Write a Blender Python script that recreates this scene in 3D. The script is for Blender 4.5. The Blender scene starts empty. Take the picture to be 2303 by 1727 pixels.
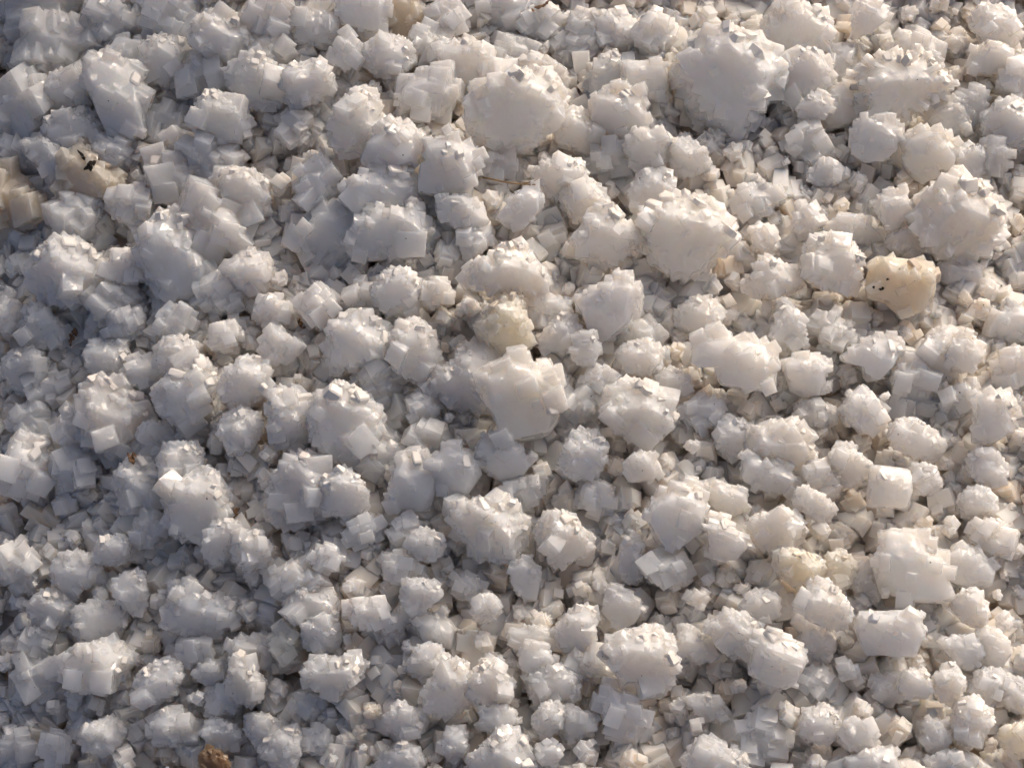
import bpy, math, random
import numpy as np
from mathutils import Matrix, Vector, Euler, Quaternion, noise as mnoise
R = math.radians
scene = bpy.context.scene
COL = scene.collection
random.seed(7)
np.random.seed(7)

# ------------------------------------------------------------------ camera
W_IMG, H_IMG = 2303.0, 1727.0
FRAME_W = 0.30                      # the frame spans 30 cm of the salt bed
DIST = 0.52
TILT = R(25)
cd = bpy.data.cameras.new('camera')
cam = bpy.data.objects.new('camera', cd)
COL.objects.link(cam)
cam.location = (0, -math.sin(TILT) * DIST, math.cos(TILT) * DIST)
cam.rotation_euler = (TILT, 0, 0)
cd.sensor_width = 36
cd.lens = 36 * DIST / FRAME_W
cd.clip_start, cd.clip_end = 0.02, 50
scene.camera = cam
CAM = np.array(cam.location)
RIGHT = np.array([1.0, 0, 0])
UP = np.array([0, math.cos(TILT), math.sin(TILT)])
BACK = np.array([0, -math.sin(TILT), math.cos(TILT)])

# ------------------------------------------------------------------ sky, sun, exposure
SUN_EL, SUN_AZ = R(30), R(55)       # azimuth counted from +x towards +y
world = bpy.data.worlds.new('World')
scene.world = world
world.use_nodes = True
wn = world.node_tree
wn.nodes.clear()
sky = wn.nodes.new('ShaderNodeTexSky')
sky.sky_type = 'NISHITA'
sky.sun_disc = False
sky.sun_elevation = SUN_EL
sky.sun_rotation = R(90) - SUN_AZ
sky.air_density, sky.dust_density, sky.ozone_density = 0.40, 7.0, 0.0
bg = wn.nodes.new('ShaderNodeBackground')
bg.inputs['Strength'].default_value = 0.15
wo = wn.nodes.new('ShaderNodeOutputWorld')
wn.links.new(sky.outputs[0], bg.inputs[0])
wn.links.new(bg.outputs[0], wo.inputs[0])
sl = bpy.data.lights.new('sun', 'SUN')
sl.energy = 1.5
sl.angle = R(10)
sl.color = (1.0, 0.82, 0.62)
sun = bpy.data.objects.new('sun', sl)
COL.objects.link(sun)
SUN = Vector((math.cos(SUN_EL) * math.cos(SUN_AZ), math.cos(SUN_EL) * math.sin(SUN_AZ), math.sin(SUN_EL)))
sun.rotation_euler = SUN.to_track_quat('Z', 'Y').to_euler()
sun.location = SUN * 2
scene.view_settings.view_transform = 'Standard'
scene.view_settings.look = 'None'
scene.view_settings.gamma = 1
scene.view_settings.exposure = -0.12
cy = scene.cycles
cy.max_bounces, cy.diffuse_bounces, cy.glossy_bounces, cy.transmission_bounces = 16, 12, 3, 8
cy.use_denoising = True
cy.sample_clamp_indirect = 6
cy.use_adaptive_sampling, cy.adaptive_threshold, cy.adaptive_min_samples = True, 0.035, 16

# ------------------------------------------------------------------ the bed's shape
def softplus(t):
    return np.log1p(np.exp(-np.abs(t))) + np.maximum(t, 0)

def bed_h(x, y):
    x = np.asarray(x, float); y = np.asarray(y, float)
    u = 0.90 * x + 0.44 * y
    h = -0.46 * 0.03 * softplus(-(u + 0.045) / 0.03)         # the lower flank falls away from the sun
    # unseen above the frame: steep shoulder and low swell added to shade the bed
    w = x * math.sin(SUN_AZ) - y * math.cos(SUN_AZ)
    shoulder = 1 / (1 + np.exp((w + 0.060) / 0.02))
    rise = 0.80 * 0.012 * softplus((y - 0.172) / 0.012)
    h = h + np.minimum(rise, 0.135) * shoulder + np.minimum(rise, 0.016) * (1 - shoulder)
    h = h + 0.0022 * np.sin(31 * x + 1.3) * np.sin(27 * y + .4) + 0.0016 * np.sin(57 * x + 40 * y)
    return h

def ray(u, v):
    X = (u / W_IMG - 0.5) * FRAME_W
    Y = (0.5 - v / H_IMG) * FRAME_W * 767 / 1024
    d = RIGHT * X + UP * Y - BACK * DIST
    return d / np.linalg.norm(d)

def on_bed(u, v, lift):
    """the point of the bed (raised by lift) that lies at this place of the photograph"""
    d = ray(u, v)
    t = DIST
    for _ in range(14):
        p = CAM + d * t
        e = p[2] - (float(bed_h(p[0], p[1])) + lift)
        t += e / max(0.35, -d[2]) * 0.9
    return CAM + d * t

# ------------------------------------------------------------------ materials
def node(nt, kind, **kw):
    n = nt.nodes.new(kind)
    for k, v in kw.items():
        setattr(n, k, v)
    return n

def new_mat(name):
    m = bpy.data.materials.new(name)
    m.use_nodes = True
    m.node_tree.nodes.clear()
    return m, m.node_tree

def ramp(nt, stops, fac=None, interp='LINEAR'):
    r = node(nt, 'ShaderNodeValToRGB')
    r.color_ramp.interpolation = interp
    el = r.color_ramp.elements
    while len(el) > 1:
        el.remove(el[-1])
    el[0].position, el[0].color = stops[0][0], (*stops[0][1], 1)
    for p, c in stops[1:]:
        e = el.new(p); e.color = (*c, 1)
    if fac is not None:
        nt.links.new(fac, r.inputs[0])
    return r

def mix(nt, a, b, fac, blend='MIX'):
    m = node(nt, 'ShaderNodeMix', data_type='RGBA', blend_type=blend)
    for sock, v in ((m.inputs[0], fac), (m.inputs[6], a), (m.inputs[7], b)):
        if hasattr(v, 'is_output'):
            nt.links.new(v, sock)
        else:
            sock.default_value = v if isinstance(v, float) else (*v, 1)
    return m.outputs[2]

def salt_material(name, rough, sss=0.017, gran=1.0, stain=0.22, glow=0.0, clear=0.14, tints=None):
    m, nt = new_mat(name)
    L = nt.links.new
    out = node(nt, 'ShaderNodeOutputMaterial')
    b = node(nt, 'ShaderNodeBsdfPrincipled')
    L(b.outputs[0], out.inputs[0])
    tc = node(nt, 'ShaderNodeTexCoord')
    oi = node(nt, 'ShaderNodeObjectInfo')
    geo = node(nt, 'ShaderNodeNewGeometry')
    # milky and clearer zones, with faint brown clay caught in the salt
    n1 = node(nt, 'ShaderNodeTexNoise'); n1.inputs['Scale'].default_value = 150; n1.inputs['Detail'].default_value = 5
    L(geo.outputs['Position'], n1.inputs['Vector'])
    c1 = ramp(nt, [(0.30, (0.93, 0.93, 0.92)), (0.62, (1.0, 1.0, 1.0))], n1.outputs[0])
    base = mix(nt, oi.outputs['Color'], c1.outputs[0], 1.0, 'MULTIPLY')
    rv = ramp(nt, tints or [(0.0, (0.955, 0.945, 0.925)), (0.5, (0.99, 0.98, 0.965)), (1.0, (1.0, 0.995, 0.99))], oi.outputs['Random'])
    base = mix(nt, base, rv.outputs[0], 1.0, 'MULTIPLY')
    n2 = node(nt, 'ShaderNodeTexNoise'); n2.inputs['Scale'].default_value = 42; n2.inputs['Detail'].default_value = 6
    n2.inputs['Roughness'].default_value = 0.65
    L(geo.outputs['Position'], n2.inputs['Vector'])
    s2 = ramp(nt, [(0.60, (0, 0, 0)), (0.78, (stain,) * 3)], n2.outputs[0])
    base = mix(nt, base, (0.60, 0.46, 0.32), s2.outputs[0])
    L(base, b.inputs['Base Color'])
    b.inputs['Transmission Weight'].default_value = clear
    b.inputs['Subsurface Weight'].default_value = 1.0 if sss > 0 else 0.0
    b.inputs['Subsurface Radius'].default_value = (1.0, 0.84, 0.68)
    b.inputs['Subsurface Scale'].default_value = max(sss, 1e-4)
    b.inputs['IOR'].default_value = 1.5
    n4 = node(nt, 'ShaderNodeTexNoise'); n4.inputs['Scale'].default_value = 330; n4.inputs['Detail'].default_value = 2
    L(tc.outputs['Object'], n4.inputs['Vector'])
    rr = ramp(nt, [(0.38, (rough * 1.15,) * 3), (0.62, (rough * 1.45,) * 3)], n4.outputs[0])
    L(rr.outputs[0], b.inputs['Roughness'])
    n3 = node(nt, 'ShaderNodeTexNoise'); n3.inputs['Scale'].default_value = 800; n3.inputs['Detail'].default_value = 4
    L(tc.outputs['Object'], n3.inputs['Vector'])
    vo = node(nt, 'ShaderNodeTexVoronoi', distance='CHEBYCHEV'); vo.inputs['Scale'].default_value = 480
    L(tc.outputs['Object'], vo.inputs['Vector'])
    wv = node(nt, 'ShaderNodeMath', operation='MULTIPLY_ADD'); wv.inputs[1].default_value = 0.8
    sepc = node(nt, 'ShaderNodeSeparateColor'); L(vo.outputs['Color'], sepc.inputs[0])
    L(sepc.outputs[0], wv.inputs[0]); L(n3.outputs[0], wv.inputs[2])
    bp = node(nt, 'ShaderNodeBump'); bp.inputs['Strength'].default_value = 0.30 * gran
    bp.inputs['Distance'].default_value = 0.0006
    L(wv.outputs[0], bp.inputs['Height'])
    # the skin is a mosaic of small crystal faces, each turned a little its own way
    sub = node(nt, 'ShaderNodeVectorMath', operation='SUBTRACT'); sub.inputs[1].default_value = (.5, .5, .5)
    L(vo.outputs['Color'], sub.inputs[0])
    scl = node(nt, 'ShaderNodeVectorMath', operation='SCALE'); scl.inputs['Scale'].default_value = .85 * gran
    L(sub.outputs[0], scl.inputs[0])
    add = node(nt, 'ShaderNodeVectorMath', operation='ADD')
    L(bp.outputs[0], add.inputs[0]); L(scl.outputs[0], add.inputs[1])
    nrm = node(nt, 'ShaderNodeVectorMath', operation='NORMALIZE')
    L(add.outputs[0], nrm.inputs[0])
    L(nrm.outputs[0], b.inputs['Coat Normal'])
    L(bp.outputs[0], b.inputs['Normal'])
    b.inputs['Coat Weight'].default_value = 0.8
    b.inputs['Coat Roughness'].default_value = rough * .36
    if glow:
        tr = node(nt, 'ShaderNodeBsdfTranslucent')
        L(base, tr.inputs[0])
        mx = node(nt, 'ShaderNodeMixShader'); mx.inputs[0].default_value = glow
        L(b.outputs[0], mx.inputs[1]); L(tr.outputs[0], mx.inputs[2]); L(mx.outputs[0], out.inputs[0])
    return m

def plain_material(name, col, rough, scale, spread=0.35):
    m, nt = new_mat(name)
    L = nt.links.new
    out = node(nt, 'ShaderNodeOutputMaterial')
    b = node(nt, 'ShaderNodeBsdfPrincipled')
    L(b.outputs[0], out.inputs[0])
    tc = node(nt, 'ShaderNodeTexCoord')
    n = node(nt, 'ShaderNodeTexNoise'); n.inputs['Scale'].default_value = scale; n.inputs['Detail'].default_value = 6
    L(tc.outputs['Object'], n.inputs['Vector'])
    r = ramp(nt, [(0.3, tuple(c * (1 - spread) for c in col)), (0.7, tuple(min(1, c * (1 + spread)) for c in col))], n.outputs[0])
    L(r.outputs[0], b.inputs['Base Color'])
    b.inputs['Roughness'].default_value = rough
    bp = node(nt, 'ShaderNodeBump'); bp.inputs['Strength'].default_value = 0.4; bp.inputs['Distance'].default_value = 0.0008
    L(n.outputs[0], bp.inputs['Height']); L(bp.outputs[0], b.inputs['Normal'])
    return m

M_SALT = salt_material('salt', 0.42)
M_GRAIN = salt_material('salt_grain', 0.46, sss=0.006, clear=0.0, tints=[(0.0, (.90, .78, .67)), (.2, (.945, .88, .81)), (.6, (.965, .92, .865)), (1.0, (.97, .945, .915))])
M_CRYSTAL = salt_material('salt_crystal', 0.5, sss=0.0, gran=0.45, stain=0.1)
M_BED = plain_material('salty_earth', (0.80, 0.72, 0.62), 0.9, 120, 0.12)
M_DIRT = plain_material('dark_dirt', (0.035, 0.025, 0.018), 0.85, 500)
M_TWIG = plain_material('dry_stalk', (0.33, 0.22, 0.11), 0.7, 400)
M_BARK = plain_material('brown_flake', (0.24, 0.14, 0.075), 0.6, 500)

TINT = {'w': (.965, .955, .94), 'b': (.955, .955, .955), 'c': (.965, .94, .905), 'p': (.955, .92, .90), 'g': (.93, .915, .895),  # bluish and cream tints mostly paint shade and sunlight into the colour
        'o': (.80, .69, .57), 'y': (.91, .835, .71), 'a': (.87, .755, .62), 'n': (.20, .12, .06), 'l': (.885, .91, .94)}

CATALOGUE = """
TILE 0 0
r c 3 1235,240 1280,130 1420,35 1480,80 1550,120 1600,230 1620,350 1530,410 1470,435 1330,350 # A
k w 2 1600,70 1620,0 1870,0 1900,80 1880,230 1810,280 1590,160
k w 1 1260,70 1290,0 1510,0 1520,60 1470,90 1420,40 1290,120
k b 1 570,150 620,40 760,25 840,100 830,220 740,290 630,250
k w 2 150,215 290,135 440,180 530,160 615,270 580,340 440,350 400,470 240,490 180,400
k g 1 30,60 100,-40 600,-40 590,60 450,110 250,130 160,190
r w 2 945,350 985,275 1080,240 1160,270 1200,340 1170,470 1090,540 1000,500 920,470 # TA
b w 2 600,560 610,440 660,410 720,450 780,450 900,480 920,650 935,850 810,910 700,860 670,700 # B
b b 1 640,360 750,340 800,260 840,300 915,300 900,450 780,450 700,430
r w 2 260,610 360,560 440,440 520,490 590,540 580,650 530,690 420,720 300,790
k w 1 20,660 100,580 270,560 270,640 330,760 340,850 200,930 0,930 0,700
r w 2 330,800 440,740 580,740 630,870 630,950 520,960 470,1000 400,1000 340,920
r w 2 180,910 340,900 460,980 440,1250 350,1220 290,1060 200,1000
k w 1 0,930 200,950 300,1080 130,1100 0,1050
r w 2 1465,570 1510,450 1620,390 1680,400 1720,440 1850,470 1850,640 1750,690 1640,670 1540,640 # C
r b 3 1840,480 1920,430 2040,400 2100,420 2110,460 2150,500 2150,600 1900,700 1850,620
r w 1 1850,600 2150,600 2150,680 2090,760 1990,690 1890,710
r w 3 1260,740 1290,650 1370,595 1460,640 1560,640 1580,730 1630,790 1610,870 1480,930 1350,920 1270,830 # D
k b 1 1170,490 1260,360 1400,380 1470,460 1460,560 1290,650 1220,600
k w 2 1050,910 1110,870 1190,860 1250,960 1200,1040 1150,1030
k b 1 1250,980 1400,950 1540,1000 1560,1090 1410,1150 1380,1220 1260,1210
k p 1 820,940 940,890 1000,990 980,1090 880,1090 830,1020
k w 1 600,950 760,920 860,1000 850,1080 730,1130 640,1040
r o 1 460,1000 540,960 620,1090 700,1100 780,1200 620,1290 540,1330 440,1250 # E
r w 3 1380,1200 1420,1100 1620,1110 1730,1160 1720,1270 1730,1380 1640,1430 1420,1290
r c 3 1740,1170 1740,1110 1820,1080 1900,1130 1870,1250 1790,1320 1720,1270
k p 2 1175,1430 1200,1340 1280,1230 1380,1240 1430,1300 1640,1430 1620,1540 1500,1659 1330,1659 1230,1540 # TB
k b 2 1930,1120 2000,1070 2140,1080 2190,1180 2160,1320 2020,1390 1980,1250
k w 2 1960,1010 2030,940 2090,1030 2020,1060
k p 1 1830,770 1900,730 1990,740 1980,900 1900,930 1840,870
k p 1 1000,1010 1080,1000 1250,1080 1240,1290 1120,1370 1050,1260 1010,1100
k b 1 350,1390 420,1280 560,1300 620,1400 660,1480 540,1530 420,1480
k g 1 740,1290 800,1220 930,1260 980,1390 930,1470 860,1480
k o 0 0,1110 150,1180 300,1320 230,1480 150,1560 0,1600
k b 1 1920,130 2000,100 2160,140 2180,240 2100,270 1950,250 1890,230
k g 0 940,800 1070,700 1180,740 1190,830 1050,890 950,880
k g 1 1530,930 1620,880 1730,920 1690,1010 1580,1020
k g 0 840,180 860,110 980,130 990,200 920,260
k b 1 1010,60 1080,-20 1260,-20 1240,120 1260,200 1100,260 1000,220
k p 1 1570,300 1720,260 1830,310 1880,400 1800,450 1660,380
k b 1 230,1520 290,1440 400,1490 430,1560 300,1620
TILE 768 0
r c 4 810,780 820,680 870,560 930,545 1010,540 1100,480 1190,470 1270,440 1340,470 1400,540 1440,600 1425,740 1340,860 1230,950 1140,1000 1000,970 900,960 830,850 # F
r w 2 1140,450 1190,390 1280,370 1400,440 1465,510 1440,580 1350,500
r w 2 620,350 690,280 730,320 800,270 890,320 950,400 1060,400 1100,470 1000,540 860,560 800,600 730,550 640,440
k b 1 820,270 870,200 930,150 940,240 970,330 960,400 890,330
b b 2 1245,310 1270,250 1340,255 1365,320 1330,370 1265,355
k w 1 980,330 1040,270 1110,240 1180,290 1250,350 1140,430 1000,400
k b 1 1150,110 1260,90 1490,110 1400,200 1250,250 1180,200
k b 1 860,70 1000,-20 1250,-20 1230,90 1150,110 1020,120 900,110
k w 1 1480,200 1540,110 1660,130 1700,260 1600,300 1490,260
k p 0 1400,290 1500,270 1700,270 1660,380 1540,430 1420,370
k b 1 1650,150 1720,90 1830,110 1860,200 1800,330 1680,290
k b 2 1900,220 1970,110 2020,85 2130,160 2130,260 2020,330 1920,320
r b 1 1620,520 1700,410 1800,370 1850,420 1830,520 1730,600 1640,640
b b 2 1830,440 1950,430 2060,440 2090,560 2040,640 1930,630 1830,560
k g 1 1430,470 1480,410 1560,440 1580,520 1500,560
b w 3 1610,700 1605,650 1680,630 1680,600 1780,570 1930,610 1945,720 1990,800 1960,870 1740,880 1620,790 # TC
r c 2 1430,760 1510,730 1600,750 1680,860 1680,950 1580,1010 1470,960 1420,880
k b 1 1590,1040 1680,970 1740,920 1850,950 1840,1100 1760,1160 1640,1130
r w 3 1850,940 1900,840 1980,860 2090,840 2150,960 2100,1050 2080,1130 1930,1120 1860,1040 # TD
r b 2 1880,1240 1950,1130 2060,1110 2130,1180 2130,1250 2060,1310 1900,1330
r w 3 1210,1050 1280,1080 1330,1060 1420,1040 1530,1050 1620,1080 1560,1180 1470,1200 1440,1280 1370,1290 1300,1200 1240,1110 # J
k w 2 1220,1040 1280,980 1370,1000 1440,1030 1380,1070 1270,1080
r c 2 1450,1240 1530,1190 1620,1190 1690,1260 1700,1340 1600,1400 1480,1420 1450,1310
k y 1 1680,1200 1720,1155 1770,1160 1830,1240 1780,1340 1710,1320
r c 3 1490,1560 1580,1480 1610,1380 1650,1340 1790,1370 1800,1440 1890,1490 1930,1550 1830,1640 1730,1720 1560,1700 1540,1600 # K
k b 2 370,620 440,510 530,460 620,430 680,510 740,620 720,720 540,750 480,700 380,760
k w 2 140,540 180,515 220,540 260,540 280,600 220,620 150,600
r c 3 20,700 60,620 140,570 220,620 240,700 265,790 180,920 100,980 0,1010 -60,900 -50,760 -10,720 # G
b b 3 130,1030 190,920 250,850 320,770 390,830 430,805 490,870 540,980 480,1060 300,1100 180,1100
r w 2 45,1240 140,1160 250,1120 400,1110 470,1180 520,1260 510,1330 300,1400 140,1380 60,1290 # I
b c 4 310,1080 390,1070 420,1120 330,1130 # TE
b b 3 510,1180 525,1060 550,1060 560,920 630,915 700,885 750,930 880,990 870,1130 830,1280 650,1270 510,1240 # H
k b 1 700,690 740,640 800,630 830,680 800,780 730,770
k b 1 490,890 560,820 640,880 560,920
k g 1 740,860 820,800 890,870 960,970 900,1000 760,930
r w 2 90,1560 160,1440 250,1360 310,1430 390,1410 420,1340 490,1360 500,1430 560,1470 580,1590 480,1640 300,1640 150,1640
b b 2 640,1300 780,1290 880,1330 930,1430 860,1500 720,1450 640,1380
b b 2 885,1320 960,1200 1040,1240 1060,1340 1000,1380 920,1370
b b 2 1030,1390 1180,1240 1270,1230 1260,1370 1180,1470 1080,1460
k g 1 1270,1300 1440,1250 1470,1400 1380,1450 1280,1420
k b 1 760,1560 800,1490 860,1500 960,1470 950,1560 880,1640 790,1640
k b 2 -60,380 0,250 40,200 80,280 150,330 150,400 80,440 -40,420
r b 2 160,380 200,290 290,245 410,290 450,400 340,500 230,460
k g 1 430,320 480,230 560,190 660,240 640,330 560,430 470,400
b b 2 0,-20 270,-20 280,190 200,200 0,140
k o 1 300,60 330,-20 450,-20 470,100 420,260 310,200
k b 2 570,160 590,40 700,-10 780,40 780,180 640,230
k b 2 870,60 960,40 1020,150 930,180 850,120
k p 1 900,990 1090,1000 1110,1120 1000,1170 930,1150 890,1080
k g 0 1130,1090 1180,1050 1210,1070 1260,1140 1200,1190 1140,1150
k c 1 1180,960 1290,860 1400,860 1430,930 1300,980 1220,1020
TILE 1535 0
r w 3 530,250 540,140 590,90 620,30 720,20 800,0 890,60 945,110 940,180 945,270 930,340 640,340 540,290 # M
r b 3 610,480 640,380 660,340 780,350 840,340 890,390 940,390 955,500 900,600 760,670 650,640 # TF
b w 3 730,700 820,630 900,600 965,710 880,790 850,810 760,750
f c 4 1110,490 1180,450 1190,430 1300,370 1350,380 1400,355 1440,380 1500,355 1570,390 1650,480 1735,580 1640,650 1580,680 1470,720 1390,760 1320,740 1260,760 1190,740 1140,600 # N
r b 2 0,540 50,400 120,290 300,240 370,260 500,310 590,390 590,480 540,600 450,660 440,770 330,830 210,830 130,740 80,610 # O
k b 2 170,250 180,150 230,125 300,180 280,230 400,190 460,240 440,280 290,250
b b 3 1100,60 1200,15 1300,30 1325,110 1300,140 1240,200 1140,240 1070,250 1110,170
k b 2 1390,110 1440,20 1520,10 1550,90 1500,140 1410,150
b b 2 1540,-20 1790,-20 1780,80 1690,90 1560,60
k b 1 1540,170 1620,110 1700,150 1790,210 1740,270 1600,230
k b 2 1340,290 1430,220 1530,230 1640,280 1670,370 1630,450 1560,390 1480,350 1360,350
r b 2 1880,140 1960,60 2080,80 2150,250 2150,330 2050,300 1960,250
b c 3 1840,420 1870,330 1950,290 2110,310 2130,370 2080,440 1970,480 1870,470 # TG
b b 2 1680,240 1740,210 1820,220 1840,290 1790,370 1690,340
k b 2 1680,470 1730,390 1800,400 1850,490 1830,570 1740,560
b b 2 1900,560 1950,470 2010,520 2020,590 1940,640
k b 2 1760,650 1840,590 1960,600 1960,700 1900,800 1810,740
k b 2 2070,520 2150,370 2212,350 2280,400 2280,680 2130,650
r c 2 1580,750 1630,680 1780,670 1830,830 1820,880 1700,880 1640,820
r w 2 1960,780 2090,660 2212,700 2280,800 2230,900 2130,970 2000,880
b c 3 1430,920 1450,870 1620,855 1650,880 1740,900 1745,1000 1720,1110 1650,1100 1560,1190 1480,1140 1430,1050 # Q
b b 3 1090,850 1160,790 1300,780 1390,850 1390,960 1310,1030 1190,1050 1110,1000
b b 1 940,950 1000,930 1060,940 1110,1000 1090,1080 1000,1060
k b 1 950,900 1000,850 1090,830 1100,920 1000,930
r w 2 1770,1000 1830,950 1930,970 1940,1100 1860,1150 1760,1110
k g 2 1950,920 2000,840 2090,950 2100,1110 1970,1110
r c 2 1320,1150 1470,1100 1540,1160 1560,1230 1510,1290 1400,1210 1330,1200
b w 3 1250,1310 1300,1260 1410,1235 1440,1290 1465,1370 1440,1440 1390,1490 1330,1510 1280,1400 # TH
r c 4 1480,1400 1530,1340 1510,1290 1600,1230 1720,1150 1800,1120 1860,1160 1960,1200 2010,1300 2060,1400 2075,1480 2040,1550 1930,1640 1850,1700 1700,1680 1560,1600 1500,1500 # P
b b 2 980,1150 1100,1130 1220,1130 1260,1160 1210,1220 1060,1200
k b 1 830,1170 880,1070 1000,1080 1060,1110 1000,1180 920,1200
k g 1 720,840 820,810 880,900 940,1000 860,1060 740,1030 700,950
b g 1 960,620 1060,570 1110,640 1160,760 1060,780 930,830 890,790
b b 2 635,1005 700,1010 700,1100 630,1090
k b 2 250,960 290,900 400,940 390,1030 310,1090 260,1020
k b 1 20,910 230,830 245,900 220,1040 110,1040 60,980
r w 2 -100,950 0,920 60,930 130,1000 140,1080 60,1120 -30,1120
b b 2 110,1100 190,1050 260,1080 270,1180 200,1200 120,1180
k b 2 430,1160 480,1130 545,1130 520,1200 440,1210
k b 1 340,1290 420,1210 560,1220 600,1290 560,1370 430,1400
k b 1 660,1260 740,1210 830,1200 850,1270 740,1310
k b 2 720,1420 780,1320 860,1360 890,1460 820,1560 720,1500
k p 2 430,1490 500,1430 560,1510 615,1590 560,1659 470,1600
k b 2 970,1330 1020,1230 1050,1230 1090,1340 1060,1410 980,1400
k b 1 1110,1270 1180,1240 1250,1300 1230,1380 1140,1380
k b 1 900,1450 1060,1440 1260,1470 1280,1560 1140,1570 960,1560
k g 2 1340,1540 1480,1440 1540,1530 1600,1600 1480,1659 1370,1620
k b 1 1060,1580 1200,1570 1290,1600 1250,1680 1130,1680
b b 1 1090,420 1110,370 1210,375 1200,420 1130,480
k b 1 450,760 540,730 610,780 540,830 460,820
k b 1 60,0 200,0 240,60 200,120 90,110
k b 1 260,90 390,75 410,130 350,180 240,150
k g 1 400,100 480,80 560,120 520,230 440,230
k b 1 930,350 1060,320 1070,420 1010,560 950,520
TILE 0 576
r p 2 560,1000 590,880 680,820 800,840 900,900 950,1080 900,1160 820,1260 700,1300 630,1230 590,1120 # Z
k b 2 0,230 60,250 130,330 150,440 60,560 20,540 0,440
r w 2 150,440 200,350 280,340 330,430 430,480 440,520 350,570 220,580 160,530
r w 2 20,720 100,640 240,620 290,700 300,760 200,880 110,860 80,790
k g 1 190,830 300,760 420,800 440,920 360,970 240,930
r w 2 570,600 640,570 790,550 815,640 800,770 690,800 600,740
k b 2 810,770 850,680 900,640 1000,680 1010,790 930,870 830,860
k b 2 700,470 770,380 870,350 940,380 930,470 830,530 720,540
k w 2 1025,470 1060,360 1170,310 1260,360 1250,460 1150,520 1060,530
r w 3 980,620 1070,550 1200,530 1270,590 1260,640 1170,740 1090,790 1040,730 1010,660
r w 3 1000,880 1090,820 1160,740 1240,660 1330,680 1380,780 1370,890 1300,980 1220,1170 1140,1140 1110,1050 1030,980 # AA
k w 2 1350,500 1440,430 1560,460 1550,540 1440,620 1380,600
b b 1 1570,440 1690,430 1690,560 1600,590 1560,510
k b 1 1370,640 1480,590 1550,610 1560,680 1450,730 1370,700
r w 3 1440,840 1480,750 1610,660 1740,700 1730,800 1760,880 1660,930 1580,990 1510,980 1450,910
k b 2 1660,620 1760,510 1850,490 1940,600 1900,680 1760,690
k p 2 1650,340 1740,240 1830,290 1860,390 1760,470 1680,420
k w 3 1760,100 1800,60 1880,120 1850,210 1780,220
k p 2 1500,60 1560,-20 1700,-20 1750,110 1700,210 1620,260 1540,160
k p 2 1920,310 1990,220 2150,200 2200,300 2180,410 2060,480 2000,400
k g 1 600,260 700,200 880,230 900,330 700,430 620,410
k b 2 400,1230 420,1010 460,980 530,1010 600,1180 620,1260 520,1320 410,1300
k b 3 20,1370 80,1190 200,1140 290,1200 350,1410 280,1560 130,1600 40,1560 # AQ
k b 2 340,1360 420,1270 560,1260 640,1380 560,1490 430,1540 380,1450
r b 3 1040,1310 1100,1220 1290,1210 1310,1330 1260,1420 1120,1460 1050,1420
k g 1 910,1170 1060,1110 1180,1180 1040,1290 920,1260
r b 2 1440,1110 1500,1010 1640,1020 1680,1130 1610,1240 1500,1260
r b 2 1780,1000 1790,890 1920,880 2000,960 2030,1130 2000,1230 1880,1230 1800,1180
k b 2 1860,820 1940,740 2050,790 2030,870 1920,900
r b 3 1640,1330 1720,1200 1830,1210 1850,1280 1740,1360 1690,1360
k b 2 1620,1450 1700,1360 1800,1370 1830,1440 1720,1540
r w 2 780,1440 860,1340 960,1340 1040,1460 1050,1560 960,1659 830,1640 790,1550
k g 1 640,1540 760,1480 800,1560 800,1659 700,1659
k b 1 60,1060 130,1010 270,970 360,1060 330,1170 200,1150
k b 1 450,830 490,720 580,720 610,820 560,910 460,900
k g 1 800,530 900,500 1000,450 1000,560 960,640 850,640
k g 1 250,570 380,550 430,650 400,730 300,720
k b 1 1280,200 1420,130 1530,170 1550,320 1400,380 1290,300
k b 2 700,80 760,-20 950,-20 960,130 780,190
TILE 768 576
b c 4 860,840 905,770 1040,730 1060,690 1130,650 1190,690 1250,665 1340,700 1370,790 1400,950 1425,1060 1390,1110 1330,1190 1150,1240 1040,1180 990,1050 920,950 # V
r p 2 610,800 700,740 770,680 820,580 900,610 1080,640 1050,720 900,770 880,850 930,960 780,960 700,900 630,870
r y 3 920,580 930,400 1000,310 1000,260 1070,250 1150,290 1190,410 1200,500 1240,580 1220,650 1080,630 # W
r w 3 195,260 240,150 310,90 420,100 490,160 515,260 450,400 370,390 260,340 # TI
k g 2 510,180 620,150 710,200 720,270 600,330 510,310
b b 2 740,280 790,230 880,280 900,380 820,420 740,380
b b 2 570,410 640,350 740,370 720,440 640,490
r w 3 300,600 350,510 450,420 570,480 600,560 640,690 560,770 500,830 400,760 320,680
k b 1 100,800 220,700 400,780 380,900 240,970 120,880
k b 2 460,1000 480,880 540,830 600,880 620,970 560,1090 420,1080
b w 3 640,1050 700,1000 760,1050 720,1085
b b 3 885,1230 960,1145 1060,1190 1150,1240 1230,1330 1170,1410 1040,1460 900,1370
b b 3 590,1330 700,1220 770,1260 900,1280 880,1450 800,1560 720,1610 640,1530 600,1420 # TJ
b w 2 340,1490 400,1310 480,1290 580,1340 620,1440 560,1600 420,1659 330,1600
k g 1 420,1240 530,1110 660,1090 680,1170 590,1290 450,1270
k g 1 680,1090 790,1080 880,1160 800,1240 700,1200
k g 1 140,1280 280,1180 400,1240 390,1310 320,1420 160,1430
k b 2 220,1350 280,1290 390,1330 330,1500 240,1450
b p 2 1220,1330 1290,1300 1390,1330 1330,1490 1210,1420
r b 3 1430,1310 1480,1180 1540,1130 1640,1140 1710,1230 1680,1340 1640,1420 1520,1430 1440,1390
r c 3 1715,900 1760,840 1850,830 1920,825 2020,880 2150,970 2130,1080 2060,1160 1930,1190 1800,1130 1700,1030 # X
b w 3 1480,660 1530,500 1620,510 1680,600 1640,690 1560,720
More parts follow.
